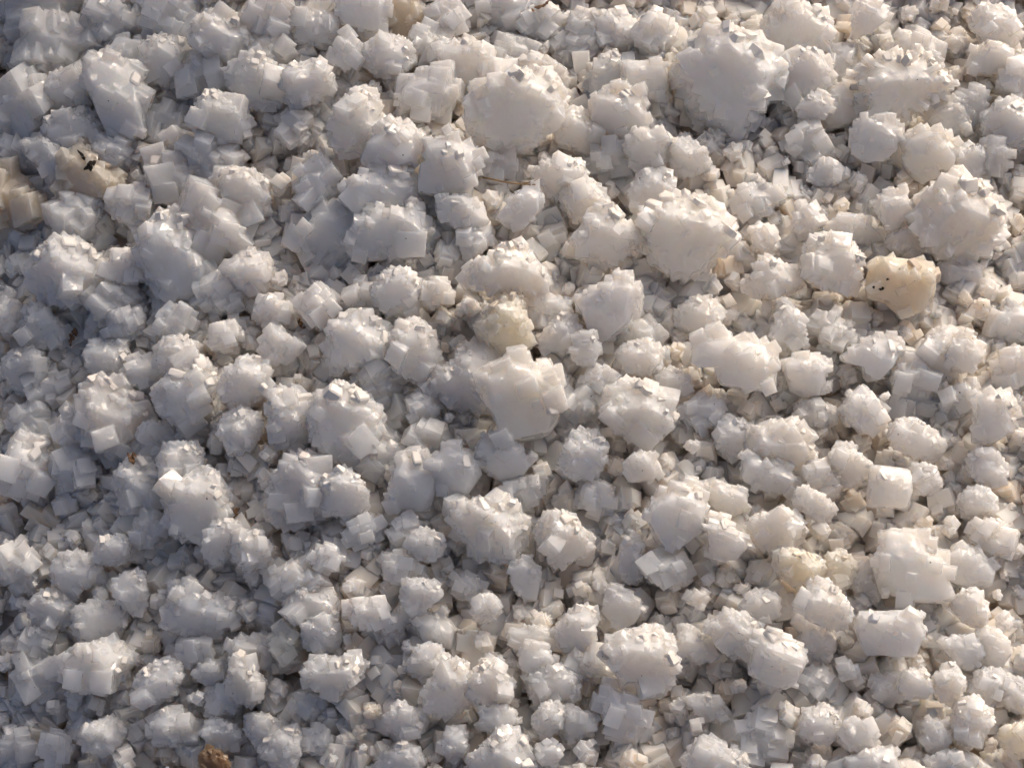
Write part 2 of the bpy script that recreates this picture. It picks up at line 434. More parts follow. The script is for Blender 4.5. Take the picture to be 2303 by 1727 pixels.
r p 2 1310,600 1340,490 1440,395 1530,420 1560,520 1480,620 1390,640
b b 3 1510,280 1580,260 1680,220 1780,150 1840,140 1900,250 1880,330 1840,480 1720,550 1620,540 1570,380 # TK
k b 2 1380,190 1500,180 1540,220 1470,270
k b 1 1180,330 1300,280 1460,300 1480,380 1370,450 1210,400
k w 2 1390,740 1490,740 1520,850 1430,920 1390,840
k b 1 1400,980 1480,890 1600,880 1680,960 1560,1050 1440,1060
k b 2 1560,780 1640,720 1760,740 1780,830 1660,900 1580,860
r b 2 1790,660 1850,590 1970,570 2100,640 2080,720 1950,740 1830,740
r c 3 2075,640 2095,545 2160,570 2240,590 2230,660 2140,710
r c 2 2010,800 2140,740 2250,820 2200,920 2080,920
b c 3 1820,1350 1860,1310 1960,1280 2030,1300 2045,1400 2000,1450 1860,1465 # TL
b b 2 1695,1370 1780,1240 1840,1290 1820,1430 1760,1480
r w 2 2060,1410 2080,1270 2170,1270 2170,1390 2080,1470
k b 1 1560,1560 1640,1480 1750,1520 1760,1620 1640,1659 1570,1620
k b 1 1020,1530 1110,1460 1270,1460 1270,1580 1180,1640 1080,1560
k g 1 1800,500 1900,440 2000,430 2050,520 1980,590 1830,590
k c 1 2000,430 2060,360 2190,320 2260,420 2200,510 2080,520
k g 1 680,540 760,480 850,560 770,680 690,640
k g 1 50,260 130,180 230,260 260,360 150,390 60,330
b w 2 380,30 440,-20 510,0 510,70 440,90
TILE 1535 576
q a 3 1195,190 1215,90 1280,10 1450,30 1590,45 1615,110 1600,290 1500,375 1390,370 1320,300 1210,270 # R
k g 1 1380,300 1590,290 1610,360 1500,400 1400,360
r c 3 385,190 470,120 520,10 600,30 660,80 720,80 770,160 780,230 720,250 640,240 460,250 # TM
b c 4 50,610 100,540 180,510 240,480 320,540 420,550 620,610 615,700 600,890 450,870 250,840 220,790 250,700 120,740 50,690 # S
r w 3 560,490 620,450 610,300 650,280 720,350 770,410 790,520 800,600 650,620 590,530 # TN
b b 2 460,350 560,260 610,300 600,380 500,390
r c 2 -30,380 60,300 160,290 230,370 200,460 80,510 -40,470
r c 2 230,370 300,320 380,380 350,460 250,450
r p 3 1010,460 1030,390 1080,390 1155,490 1090,510
k g 2 850,420 900,360 1020,370 1030,480 1150,510 1080,590 940,620 880,520
b b 3 1010,660 1100,600 1200,540 1290,515 1400,540 1410,620 1360,700 1250,800 1190,820 1160,710 1060,690 # TO
k b 2 975,680 1060,680 1160,740 1180,830 1050,860 1000,780
k b 2 1400,440 1480,450 1505,540 1430,570 1400,520
b b 3 650,700 740,650 860,640 950,700 900,770 920,880 780,920 700,870
b c 3 1690,650 1780,520 1850,510 1960,630 1900,700 1810,760 1740,720 # TP
r w 2 1515,680 1580,610 1640,500 1780,500 1690,640 1750,740 1630,850 1560,780
r w 2 1560,830 1640,780 1750,830 1750,930 1640,900
k b 2 1755,230 1830,200 1900,240 1840,340 1780,320
r w 3 1870,300 1900,260 1960,250 2010,320 2010,370 1940,420 1890,370 # TQ
b b 2 1900,180 2060,190 2060,280 1990,300 1910,250
b b 1 1700,60 1890,80 1890,190 1760,190 1700,150
k b 1 1985,440 2060,400 2200,330 2260,480 2212,560 2000,500
k b 2 2040,690 2212,600 2280,800 2060,860
b c 3 1895,930 1960,900 1965,880 2100,875 2110,960 2135,1010 2130,1140 2080,1140 2020,1210 1880,1200 1890,1060 # T
k b 2 2110,880 2150,850 2200,900 2210,1000 2130,1010
k c 2 2040,1180 2130,1150 2212,1070 2280,1150 2280,1290 2140,1230
r c 3 510,1110 560,1080 620,1080 740,1080 800,1150 820,1230 845,1320 760,1430 660,1350 520,1270 420,1240 410,1120 # TR
r b 2 230,1160 270,1050 420,1110 420,1250 320,1300 240,1220
k b 2 0,960 100,930 250,940 240,1090 110,1120 0,1060
k b 2 290,1000 400,930 510,980 490,1060 380,1080
r w 2 740,1020 770,950 900,960 970,1010 960,1080 850,1080 760,1070 # TS
b b 2 800,1120 940,1080 975,1160 880,1190
k b 3 1020,970 1060,880 1180,860 1290,930 1310,1060 1270,1110 1150,1110 1040,1050 # AR
b c 4 1260,880 1310,855 1365,910 1340,950 1290,940
r c 3 1345,1150 1380,1080 1480,1045 1540,1090 1640,1160 1680,1220 1620,1330 1480,1280 1380,1230 # TT
k b 2 1280,1130 1340,1090 1350,1150 1310,1190
k w 3 1720,1190 1780,1155 1810,1170 1750,1220
r c 3 955,1320 990,1250 1060,1220 1130,1240 1140,1310 1210,1330 1200,1400 1120,1480 1060,1490 980,1420
q c 4 1205,1480 1210,1350 1330,1360 1470,1380 1475,1520 1440,1630 1200,1630 1190,1540 # U
r w 3 1475,1520 1490,1360 1560,1350 1640,1390 1665,1470 1610,1530 1570,1530
r c 2 1620,1330 1700,1250 1750,1300 1740,1400 1660,1410
r b 2 1870,1310 1930,1260 2010,1270 2075,1370 2060,1440 1970,1480 1880,1400
b b 2 400,1440 410,1310 500,1300 520,1350 650,1340 690,1440 650,1530 500,1500
k g 2 760,1460 830,1330 930,1340 1050,1480 980,1530 850,1550
r c 2 1800,1590 1860,1520 1960,1520 2010,1590 2000,1659 1850,1680
r c 3 0,1200 60,1180 130,1200 100,1280 20,1300
k b 1 0,1320 180,1300 200,1380 80,1420
k b 1 1170,370 1260,340 1340,400 1260,470 1180,430
k b 1 540,900 640,890 700,980 640,1030 560,980
k g 1 1370,720 1500,690 1560,800 1640,910 1560,1010 1400,980 1380,850
k g 1 1770,870 1860,820 1890,900 1830,1000 1680,1060 1640,1000
k c 1 240,120 350,100 400,170 380,240 270,220
k c 1 0,30 100,-20 200,0 250,70 120,130 20,120
k b 1 1960,750 2030,740 2030,860 1900,880 1880,800
k b 1 1690,1450 1800,1430 1830,1510 1750,1580 1680,1540
TILE 0 1151
r c 3 1480,1150 1510,950 1560,920 1620,960 1640,1030 1710,1100 1690,1200 1630,1260 1540,1220 # TU
r w 2 1715,1150 1770,1080 1830,1080 1900,1170 1880,1220 1830,1255 1780,1220
k y 2 1755,830 1820,720 1870,690 1940,720 1940,830 1900,950 1820,990 1760,920 # AN
r w 2 1610,1370 1620,1335 1720,1330 1850,1390 1830,1450 1720,1500 1620,1480
r c 3 1700,1540 1740,1470 1870,1400 1930,1410 1940,1540 1900,1659 1780,1659 1740,1600 # TV
r n 3 1300,1580 1340,1530 1440,1570 1470,1620 1450,1700 1320,1700 # AM
r p 2 1840,620 1900,560 2010,490 2120,520 2170,610 2130,700 2000,690 1880,690
r b 2 1985,760 2050,690 2160,690 2200,840 2100,900 1990,890
r w 2 1140,600 1190,520 1230,470 1310,560 1480,580 1520,660 1480,760 1330,780 1200,760 1090,830 1080,720 # TW
k b 2 1490,560 1600,560 1700,620 1640,750 1570,700
r b 3 1330,180 1390,80 1480,60 1560,100 1570,180 1520,260 1400,330 1340,280
r w 3 1520,230 1560,140 1700,130 1750,230 1730,330 1620,370 1530,320
k b 2 1530,460 1560,380 1700,340 1730,420 1640,480
k b 2 890,40 960,-10 1040,10 1050,160 980,230 900,210
k b 2 0,220 80,190 160,210 240,310 260,450 170,530 90,480 60,400 0,380
r w 2 205,630 270,550 330,515 440,570 490,650 400,740 300,760
k w 2 240,250 340,200 400,220 400,290 290,330
k b 2 385,170 470,100 550,90 570,180 490,240 400,240
r b 2 345,430 400,300 530,290 620,330 640,440 520,480 470,560 400,500
r b 3 620,270 670,180 750,155 830,180 830,290 760,340 640,330
r b 2 560,560 610,450 670,415 730,480 740,590 600,620
r b 3 740,450 830,400 920,390 940,540 920,660 800,660 760,560
r w 2 500,720 520,640 650,610 780,620 800,720 720,820 600,860 520,800
r b 2 945,580 960,500 1010,490 1080,560 1140,570 1130,640 1020,650
r b 3 1060,500 1100,440 1160,380 1200,440 1190,540 1110,570
k b 2 1180,350 1270,320 1320,390 1250,440 1200,420
k g 1 1270,470 1330,420 1440,440 1440,530 1330,540
k b 2 1740,430 1830,350 1980,330 2070,440 2010,520 1880,560 1770,500
k g 1 1840,290 1960,200 2000,280 1990,340 1880,340
k b 2 2020,290 2070,220 2180,220 2212,300 2190,390 2070,370
k c 2 140,830 230,760 370,770 360,900 250,950 140,920 # TX
k b 2 0,880 60,850 110,960 60,1080 0,1080
k g 1 145,1060 180,960 310,940 390,980 400,1080 300,1180 180,1140
r w 3 410,960 520,880 620,860 760,820 850,880 880,990 760,1100 560,1150 420,1080 # AO
r b 2 890,870 930,790 1010,760 1060,830 1030,920 950,930
r b 3 870,1150 900,1060 1000,990 1070,960 1160,970 1180,1060 1130,1120 1140,1200 980,1230 870,1240
k b 2 1180,860 1300,810 1360,870 1340,960 1220,980 1160,930
r b 3 1200,1180 1260,1130 1330,1170 1320,1290 1250,1290
k b 2 1270,1010 1370,960 1450,960 1460,1080 1360,1100 1280,1080
k p 1 1480,880 1540,830 1740,830 1750,960 1600,980 1500,940
k c 2 540,1260 600,1200 690,1170 740,1200 700,1290 590,1340
k y 1 740,1150 840,1140 850,1240 830,1360 760,1320 720,1250
r w 3 530,1440 610,1380 720,1330 810,1380 790,1480 690,1560 580,1560 # TY
r w 3 690,1600 790,1500 860,1520 930,1620 880,1700 700,1700
k p 2 800,1400 900,1340 970,1410 960,1500 870,1520 800,1460
k w 2 980,1380 1020,1310 1160,1290 1320,1370 1300,1450 1160,1500 1010,1470
r b 2 1340,1430 1380,1360 1460,1370 1560,1450 1550,1530 1400,1510
r b 2 1150,1530 1270,1490 1290,1580 1210,1610
k b 2 140,1400 180,1330 260,1350 290,1440 220,1470 150,1450
k b 2 270,1480 350,1430 450,1450 470,1560 350,1640 280,1570
k b 1 30,1490 90,1440 200,1480 250,1560 150,1659 30,1659
k b 2 420,1180 480,1110 560,1130 590,1200 520,1290 430,1290
k b 2 280,1240 350,1190 410,1230 400,1330 310,1330
k b 1 60,1200 160,1160 210,1230 130,1300 40,1280
k b 2 50,520 120,490 200,540 200,650 90,680
k b 1 30,770 120,700 220,720 140,820 50,850
k b 1 1360,1210 1420,1130 1500,1160 1560,1280 1460,1340 1370,1300
k g 1 1900,1230 2010,1190 2090,1240 2080,1300 1950,1330
k b 1 1990,1430 2080,1390 2130,1480 2090,1580 1980,1540
k b 2 2100,1560 2170,1520 2212,1600 2180,1690 2090,1660
TILE 768 1151
b c 3 1040,260 1120,230 1210,250 1190,310 1080,310
r c 3 1270,110 1330,20 1420,0 1490,30 1540,120 1610,170 1620,240 1560,290 1490,290 1460,340 1390,345 1310,250 # AD
b b 2 1110,450 1115,340 1200,310 1250,370 1270,450 1250,550 1190,560
b c 3 1615,500 1640,410 1750,415 1730,545 1660,545 # TZ
r w 3 420,200 470,130 560,120 650,160 660,240 580,320 470,290
k w 3 850,610 875,545 945,515 1015,545 1040,610 1015,680 945,705 875,680 # AE
r b 3 395,520 410,450 520,450 620,480 650,530 560,600 480,680 420,610
k b 2 280,330 340,260 420,270 520,350 570,430 440,450 330,420
k b 2 0,480 40,400 120,390 170,470 150,540 40,570
k b 2 30,640 80,590 230,560 300,650 460,680 400,760 200,740 60,710
b b 2 1090,690 1130,640 1190,615 1220,680 1130,740
r c 3 1200,720 1240,640 1330,630 1370,710 1340,770 1230,770
r c 3 1370,780 1450,700 1490,640 1560,600 1640,620 1660,690 1600,750 1640,830 1560,900 1470,900 # UA
b c 2 1100,760 1200,760 1390,780 1450,900 1350,880 1200,850 1150,900
b c 3 1145,1000 1170,880 1200,850 1330,880 1380,960 1300,1040 1220,1050
r w 2 1170,1050 1300,1040 1450,1000 1520,1080 1480,1220 1300,1240 1260,1180
r c 4 1680,920 1720,840 1790,800 1880,780 1950,745 2060,750 2140,830 2150,900 2180,1010 2130,1130 2080,1170 1950,1200 1820,1130 1800,1020 1740,960 # AF
b b 2 1700,640 1780,490 1870,540 1940,620 1880,700 1800,740
b b 2 1470,500 1510,430 1610,430 1620,540 1560,590 1480,560
r c 3 510,1200 600,1090 700,980 790,970 810,1090 860,1130 830,1250 740,1340 600,1300 540,1260 # AG
r c 3 820,1160 880,1050 880,990 960,930 1040,950 1050,1060 1110,1110 1040,1230 910,1280 # UB
r w 3 280,1350 370,1230 440,1290 530,1290 580,1330 490,1440 420,1450 290,1390 # UC
b b 2 325,1000 430,970 440,1050 380,1080
r b 2 430,1020 500,900 580,870 680,950 640,1040 540,1080
k w 2 295,1140 380,1080 460,1110 440,1190 360,1210
b b 2 345,880 450,820 510,870 480,930 380,930
b b 2 110,1290 170,1230 290,1240 280,1350 130,1350
r w 3 225,1610 250,1560 330,1560 390,1480 490,1540 530,1620 500,1700 230,1700
r w 3 810,1640 910,1540 1030,1420 1110,1415 1170,1460 1215,1530 1230,1659 1000,1720 820,1700 # AP
r w 3 1255,1400 1240,1340 1310,1250 1420,1235 1440,1290 1400,1400 1300,1460
r c 2 1420,1320 1480,1270 1550,1310 1640,1330 1600,1430 1460,1470 1390,1400
r w 3 1500,1520 1540,1450 1610,1470 1660,1540 1620,1640 1530,1620
k w 2 1250,1580 1270,1500 1370,1470 1420,1520 1380,1640 1280,1640
k b 2 1670,1220 1730,1130 1800,1170 1860,1250 1990,1280 1960,1440 1870,1520 1740,1430 1680,1320
r w 3 1740,1640 1800,1580 1870,1570 1990,1550 2010,1659 1760,1690
r c 3 2080,1250 2150,1200 2260,1230 2240,1320 2160,1340
b b 2 790,820 850,790 980,800 1020,870 960,910 840,870
k w 2 1050,990 1110,920 1160,940 1140,1060 1080,1080
b b 2 890,1400 930,1290 1100,1280 1120,1360 1000,1420
k b 2 640,1480 720,1380 800,1420 810,1540 740,1600 660,1560
k c 2 540,1580 600,1550 670,1580 640,1659 560,1650
b w 3 110,1500 140,1480 175,1530 160,1580 115,1570
k b 2 60,1400 130,1370 190,1420 150,1470 70,1460
r b 2 640,330 730,310 740,390 670,420
k g 1 700,440 800,420 900,440 880,550 760,540
k b 1 910,380 1000,340 1020,470 940,510
b g 1 500,700 640,680 700,760 680,860 540,840
r w 2 0,780 60,760 90,840 40,880 0,860
k b 1 60,60 150,40 230,60 240,150 130,200 40,180
k b 1 330,90 420,40 530,80 480,140 420,240 330,230
r b 2 1820,310 1850,150 1920,190 1940,300 1920,440 1840,420
k c 1 1460,900 1600,900 1740,960 1720,1080 1560,1100 1470,1000
k g 1 1960,720 2050,660 2150,700 2170,760 2050,750
k c 1 2060,1420 2130,1370 2212,1380 2220,1480 2120,1500
k b 2 1100,1180 1170,1210 1160,1290 1070,1280
TILE 1535 1151
h c 3 155,80 180,10 280,20 310,110 410,180 400,230 340,300 180,310 165,180 # UD
r c 3 400,120 470,40 640,0 740,10 790,80 780,180 640,250 530,240 450,180 # UE
r c 3 790,80 880,50 1020,110 960,190 860,190 780,150
r y 3 570,310 640,250 760,270 850,290 930,340 930,420 820,460 780,500 700,450 630,400 # UF
r y 2 930,340 1000,260 1080,310 1110,380 1060,460 990,490 940,430
r c 4 705,600 760,540 820,510 830,430 940,440 980,510 1030,540 1045,590 1085,620 1070,730 1040,760 930,770 900,720 830,700 780,640 # AI
b c 3 1245,360 1280,250 1310,120 1390,140 1500,120 1550,200 1670,280 1690,430 1740,540 1680,590 1500,560 1280,520 # AH
b w 2 1750,340 1770,250 1880,240 1990,360 1960,460 1830,480 1740,430
r c 3 1735,600 1790,540 1930,490 1930,590 1970,680 1900,750 1830,700 # UG
b c 3 1650,150 1660,30 1840,70 1840,130 1810,170
r c 2 1440,110 1500,20 1650,30 1650,140 1530,160
k c 2 1860,200 1870,100 1960,50 2050,80 2130,170 2110,300 1950,260
b c 2 2040,400 2110,370 2120,430 2040,430
r c 3 1980,530 2050,500 2105,500 2060,570 2000,575
r w 3 2000,760 2060,660 2140,620 2160,710 2110,820
b c 2 1890,810 1960,760 2080,830 2100,900 2020,1010 1930,990
r w 2 1680,850 1740,820 1880,830 1920,920 1880,1000 1800,980
q l 3 1115,740 1160,650 1300,650 1520,640 1550,760 1480,920 1200,920 1160,860 # AJ
r w 2 1500,790 1580,770 1620,860 1540,920
r w 2 1450,1000 1500,930 1600,940 1590,1020 1480,1010
b c 3 1395,1130 1440,1040 1560,1020 1610,1120 1570,1210 1400,1180
r c 3 1610,1110 1700,1000 1740,970 1800,1080 1790,1220 1700,1240 1640,1160 # UH
h w 4 430,1000 460,830 540,755 640,780 750,850 800,910 770,1010 740,1110 660,1150 560,1120 450,1060 # AK
r w 3 130,750 180,700 220,720 250,680 280,650 410,670 500,740 480,790 420,950 330,930 240,870 200,790
b p 2 380,620 420,560 500,520 610,560 600,680 540,700 470,680
r b 3 0,600 20,500 110,480 200,550 220,590 150,640 40,640
b b 2 100,480 110,370 190,370 220,450 180,530
k g 2 310,520 440,430 460,500 380,580
r c 2 0,760 90,790 160,850 190,920 60,970 -40,940
b b 3 975,1030 1030,920 1150,970 1130,1060 1080,1130 980,1090
b b 3 415,1260 460,1200 560,1240 570,1330 490,1380 430,1330
r w 3 600,1330 620,1200 690,1210 770,1310 760,1400 680,1410
r c 3 770,1390 800,1280 870,1280 900,1240 980,1310 1030,1390 1000,1430 940,1490 800,1480 # UI
r w 3 1050,1250 1110,1180 1180,1190 1220,1270 1270,1320 1240,1380 1120,1310
k w 2 1020,1450 1060,1330 1240,1400 1230,1500 1170,1560 1060,1500
b w 3 1315,1470 1340,1330 1470,1305 1495,1470 1400,1490 # UJ
b w 2 1575,1400 1600,1360 1680,1380 1720,1470 1650,1580 1580,1530
r w 3 1740,1400 1800,1220 1890,1205 1980,1290 2000,1380 1930,1480 1830,1540 1760,1450 # UK
r b 2 1880,1160 1920,1050 2040,1030 2080,1100 1990,1250 1910,1220
r b 2 2070,1110 2120,1080 2212,1120 2230,1290 2060,1230
k y 3 2020,1450 2120,1370 2212,1340 2280,1400 2280,1600 2170,1610 2080,1540 # AL
r c 2 1935,1490 2000,1440 2060,1520 2000,1600
r w 3 10,1600 80,1520 180,1460 250,1510 290,1560 330,1520 400,1600 410,1700 20,1700 # UL
r c 3 740,1620 800,1560 890,1570 980,1640 980,1700 740,1700
b b 2 1050,1600 1180,1570 1330,1530 1370,1659 1340,1700 1060,1700
k g 1 320,1430 460,1340 640,1350 650,1480 600,1590 400,1580
r w 2 290,1130 330,1070 410,1060 440,1130 390,1200 310,1190
r c 2 20,1230 160,1190 260,1240 280,1340 160,1330
r c 3 0,1330 90,1310 190,1420 110,1470 20,1400
k b 1 920,180 1010,120 1120,160 1100,270 980,260
k p 1 1110,400 1200,370 1250,460 1240,570 1120,570
r c 2 1500,1290 1600,1270 1740,1300 1720,1370 1560,1360
k p 1 780,700 930,780 920,960 820,1000 780,880
k p 1 940,830 1100,760 1140,880 990,890
k g 1 1240,1080 1380,1060 1400,1190 1290,1220
k g 1 760,1080 880,1020 970,1100 920,1190 800,1180
k g 1 1380,1540 1560,1530 1600,1640 1420,1690
r w 2 1600,1600 1760,1560 1900,1620 1880,1700 1620,1700
k g 1 270,360 360,360 380,430 290,480
r c 2 2130,200 2230,210 2230,300 2110,290
k c 1 2120,480 2230,440 2230,590 2130,600
k o 1 2110,900 2230,800 2230,1060 2090,1010
FULL
r b 3 60,580 90,545 150,515 200,540 225,590 215,640 150,655 90,645 65,610 # Y
r b 2 310,540 340,490 385,470 430,510 450,560 440,620 410,650 350,620 320,585
k w 1 640,520 690,470 750,440 775,500 760,550 700,560
k p 1 510,560 550,540 590,600 540,640
r c 4 1380,480 1390,450 1425,445 1440,410 1490,425 1540,440 1560,465 1580,490 1590,510 1560,550 1530,590 1460,600 1400,560 1385,520 # L
r c 4 1735,540 1755,510 1800,505 1835,520 1858,550 1855,590 1845,635 1800,625 1760,615 1735,590 # UM
r w 3 675,900 690,860 740,835 790,860 825,905 820,960 770,1000 715,985 680,950 # AB
r w 3 355,1100 360,1050 400,1045 440,1010 470,1040 495,1070 490,1120 470,1165 390,1160 360,1130 # UN
r p 2 600,1040 640,990 700,985 715,1020 690,1060 690,1110 630,1125 590,1110
r b 3 690,1060 735,1005 770,1030 800,1090 760,1115 700,1105
r b 3 700,740 725,690 770,672 810,690 850,720 840,760 800,790 720,800 # UO
r c 4 995,600 1010,570 1060,565 1085,535 1125,520 1150,555 1180,590 1185,620 1150,638 1070,620 1010,625 # UP
b c 3 1405,1090 1430,1065 1500,1035 1520,1090 1515,1145 1490,1160 1460,1185 1415,1170 1405,1130 # UQ
b c 2 1530,1065 1545,1050 1600,1060 1605,1100 1570,1115 1540,1090
r c 3 1715,1085 1730,1050 1770,1075 1805,1100 1800,1120 1760,1120
k w 2 1395,1220 1430,1195 1475,1205 1490,1265 1440,1270 1405,1255
r c 3 660,1450 680,1420 730,1425 785,1415 795,1450 750,1480 720,1505 680,1480 # AS
r w 3 975,1130 985,1090 1050,1085 1095,1075 1115,1100 1135,1130 1130,1180 1085,1215 1030,1200 990,1165 # AC
"""

# ------------------------------------------------------------------ reading the catalogue
items = []
ox = oy = 0.0; sc = 1 / 2.880
for line in CATALOGUE.strip().splitlines():
    if line.startswith('TILE'):
        ox, oy = map(float, line.split()[1:]); sc = 1 / 2.880
        continue
    if line.startswith('FULL'):
        ox = oy = 0.0; sc = 1.0412
        continue
    key = None
    if '#' in line:
        line, key = line.split('#'); key = key.strip()
    f = line.split()
    pts = np.array([[float(v) for v in p.split(',')] for p in f[3:]]) * sc + (ox, oy)
    x, y = pts[:, 0], pts[:, 1]
    a = 0.5 * np.sum(x * np.roll(y, -1) - np.roll(x, -1) * y)
    cx = np.sum((x + np.roll(x, -1)) * (x * np.roll(y, -1) - np.roll(x, -1) * y)) / (6 * a)
    cyy = np.sum((y + np.roll(y, -1)) * (x * np.roll(y, -1) - np.roll(x, -1) * y)) / (6 * a)
    # what is tucked under its neighbours goes on beneath them
    pts = (pts - (cx, cyy)) * (1.50, 1.44, 1.25, 1.09, 1.03)[int(f[2])] + (cx, cyy)
    style = {'f': 'fan', 'h': 'ridge', 'q': 'plain'}.get(f[0])
    f[0] = {'f': 'r', 'h': 'b', 'q': 'b'}.get(f[0], f[0])
    items.append(dict(style=style, kind=f[0], tint=f[1], layer=int(f[2]), pts=pts, key=key, area=abs(a), c=np.array([cx, cyy])))

# what each one shows of itself in the photograph, by a coarse front-to-back raster
GR = 6
gw, gh = int(W_IMG / GR) + 1, int(H_IMG / GR) + 1
own = -np.ones((gh, gw), int)
gy, gx = np.mgrid[0:gh, 0:gw]
PX, PY = (gx + .5) * GR, (gy + .5) * GR
order = sorted(range(len(items)), key=lambda i: (items[i]['layer'], items[i]['c'][1]))
for i in order:
    p = items[i]['pts']
    x0, y0 = (p.min(0) / GR).astype(int) - 1; x1, y1 = (p.max(0) / GR).astype(int) + 2
    x0, y0 = max(0, x0), max(0, y0)
    qx, qy = PX[y0:y1, x0:x1], PY[y0:y1, x0:x1]
    ins = np.zeros(qx.shape, bool)
    for k in range(len(p)):
        (ax, ay), (bx, by) = p[k - 1], p[k]
        hit = ((ay > qy) != (by > qy)) & (qx < (bx - ax) * (qy - ay) / ((by - ay) if by != ay else 1e-9) + ax)
        ins ^= hit
    own[y0:y1, x0:x1][ins] = i
for i, it in enumerate(items):
    it['vis'] = int((own == i).sum()) * GR * GR
rank = sorted(range(len(items)), key=lambda i: -items[i]['vis'] - (1e9 if items[i]['key'] in ('AM', 'AE') else 0))
MAX_SINGLE = 300
single = set(rank[:MAX_SINGLE])

# ------------------------------------------------------------------ shapes
CUBE_V = np.array([[x, y, z] for x in (-.5, .5) for y in (-.5, .5) for z in (-.5, .5)])
CUBE_F = [(0, 1, 3, 2), (4, 6, 7, 5), (0, 4, 5, 1), (2, 3, 7, 6), (0, 2, 6, 4), (1, 5, 7, 3)]

def rot_axis(z, spin):
    z = z / np.linalg.norm(z)
    a = np.array([0.3, 1.0, 0.2]); a = a - z * a.dot(z); a /= np.linalg.norm(a)
    b = np.cross(z, a)
    c, s = math.cos(spin), math.sin(spin)
    return np.stack([a * c + b * s, -a * s + b * c, z], 1)

def radial(pts, n):
    """distance from the origin to the outline for n directions"""
    out = np.zeros(n)
    P, Q = pts, np.roll(pts, -1, 0)
    E = Q - P
    for k in range(n):
        t = 2 * math.pi * k / n
        d = np.array([math.cos(t), math.sin(t)])
        den = d[0] * E[:, 1] - d[1] * E[:, 0]
        den = np.where(np.abs(den) < 1e-12, 1e-12, den)
        r = (P[:, 0] * E[:, 1] - P[:, 1] * E[:, 0]) / den
        s = (P[:, 0] * d[1] - P[:, 1] * d[0]) / den
        ok = (r > 0) & (s >= -1e-6) & (s <= 1 + 1e-6)
        out[k] = r[ok].max() if ok.any() else np.abs(pts).mean()
    return out

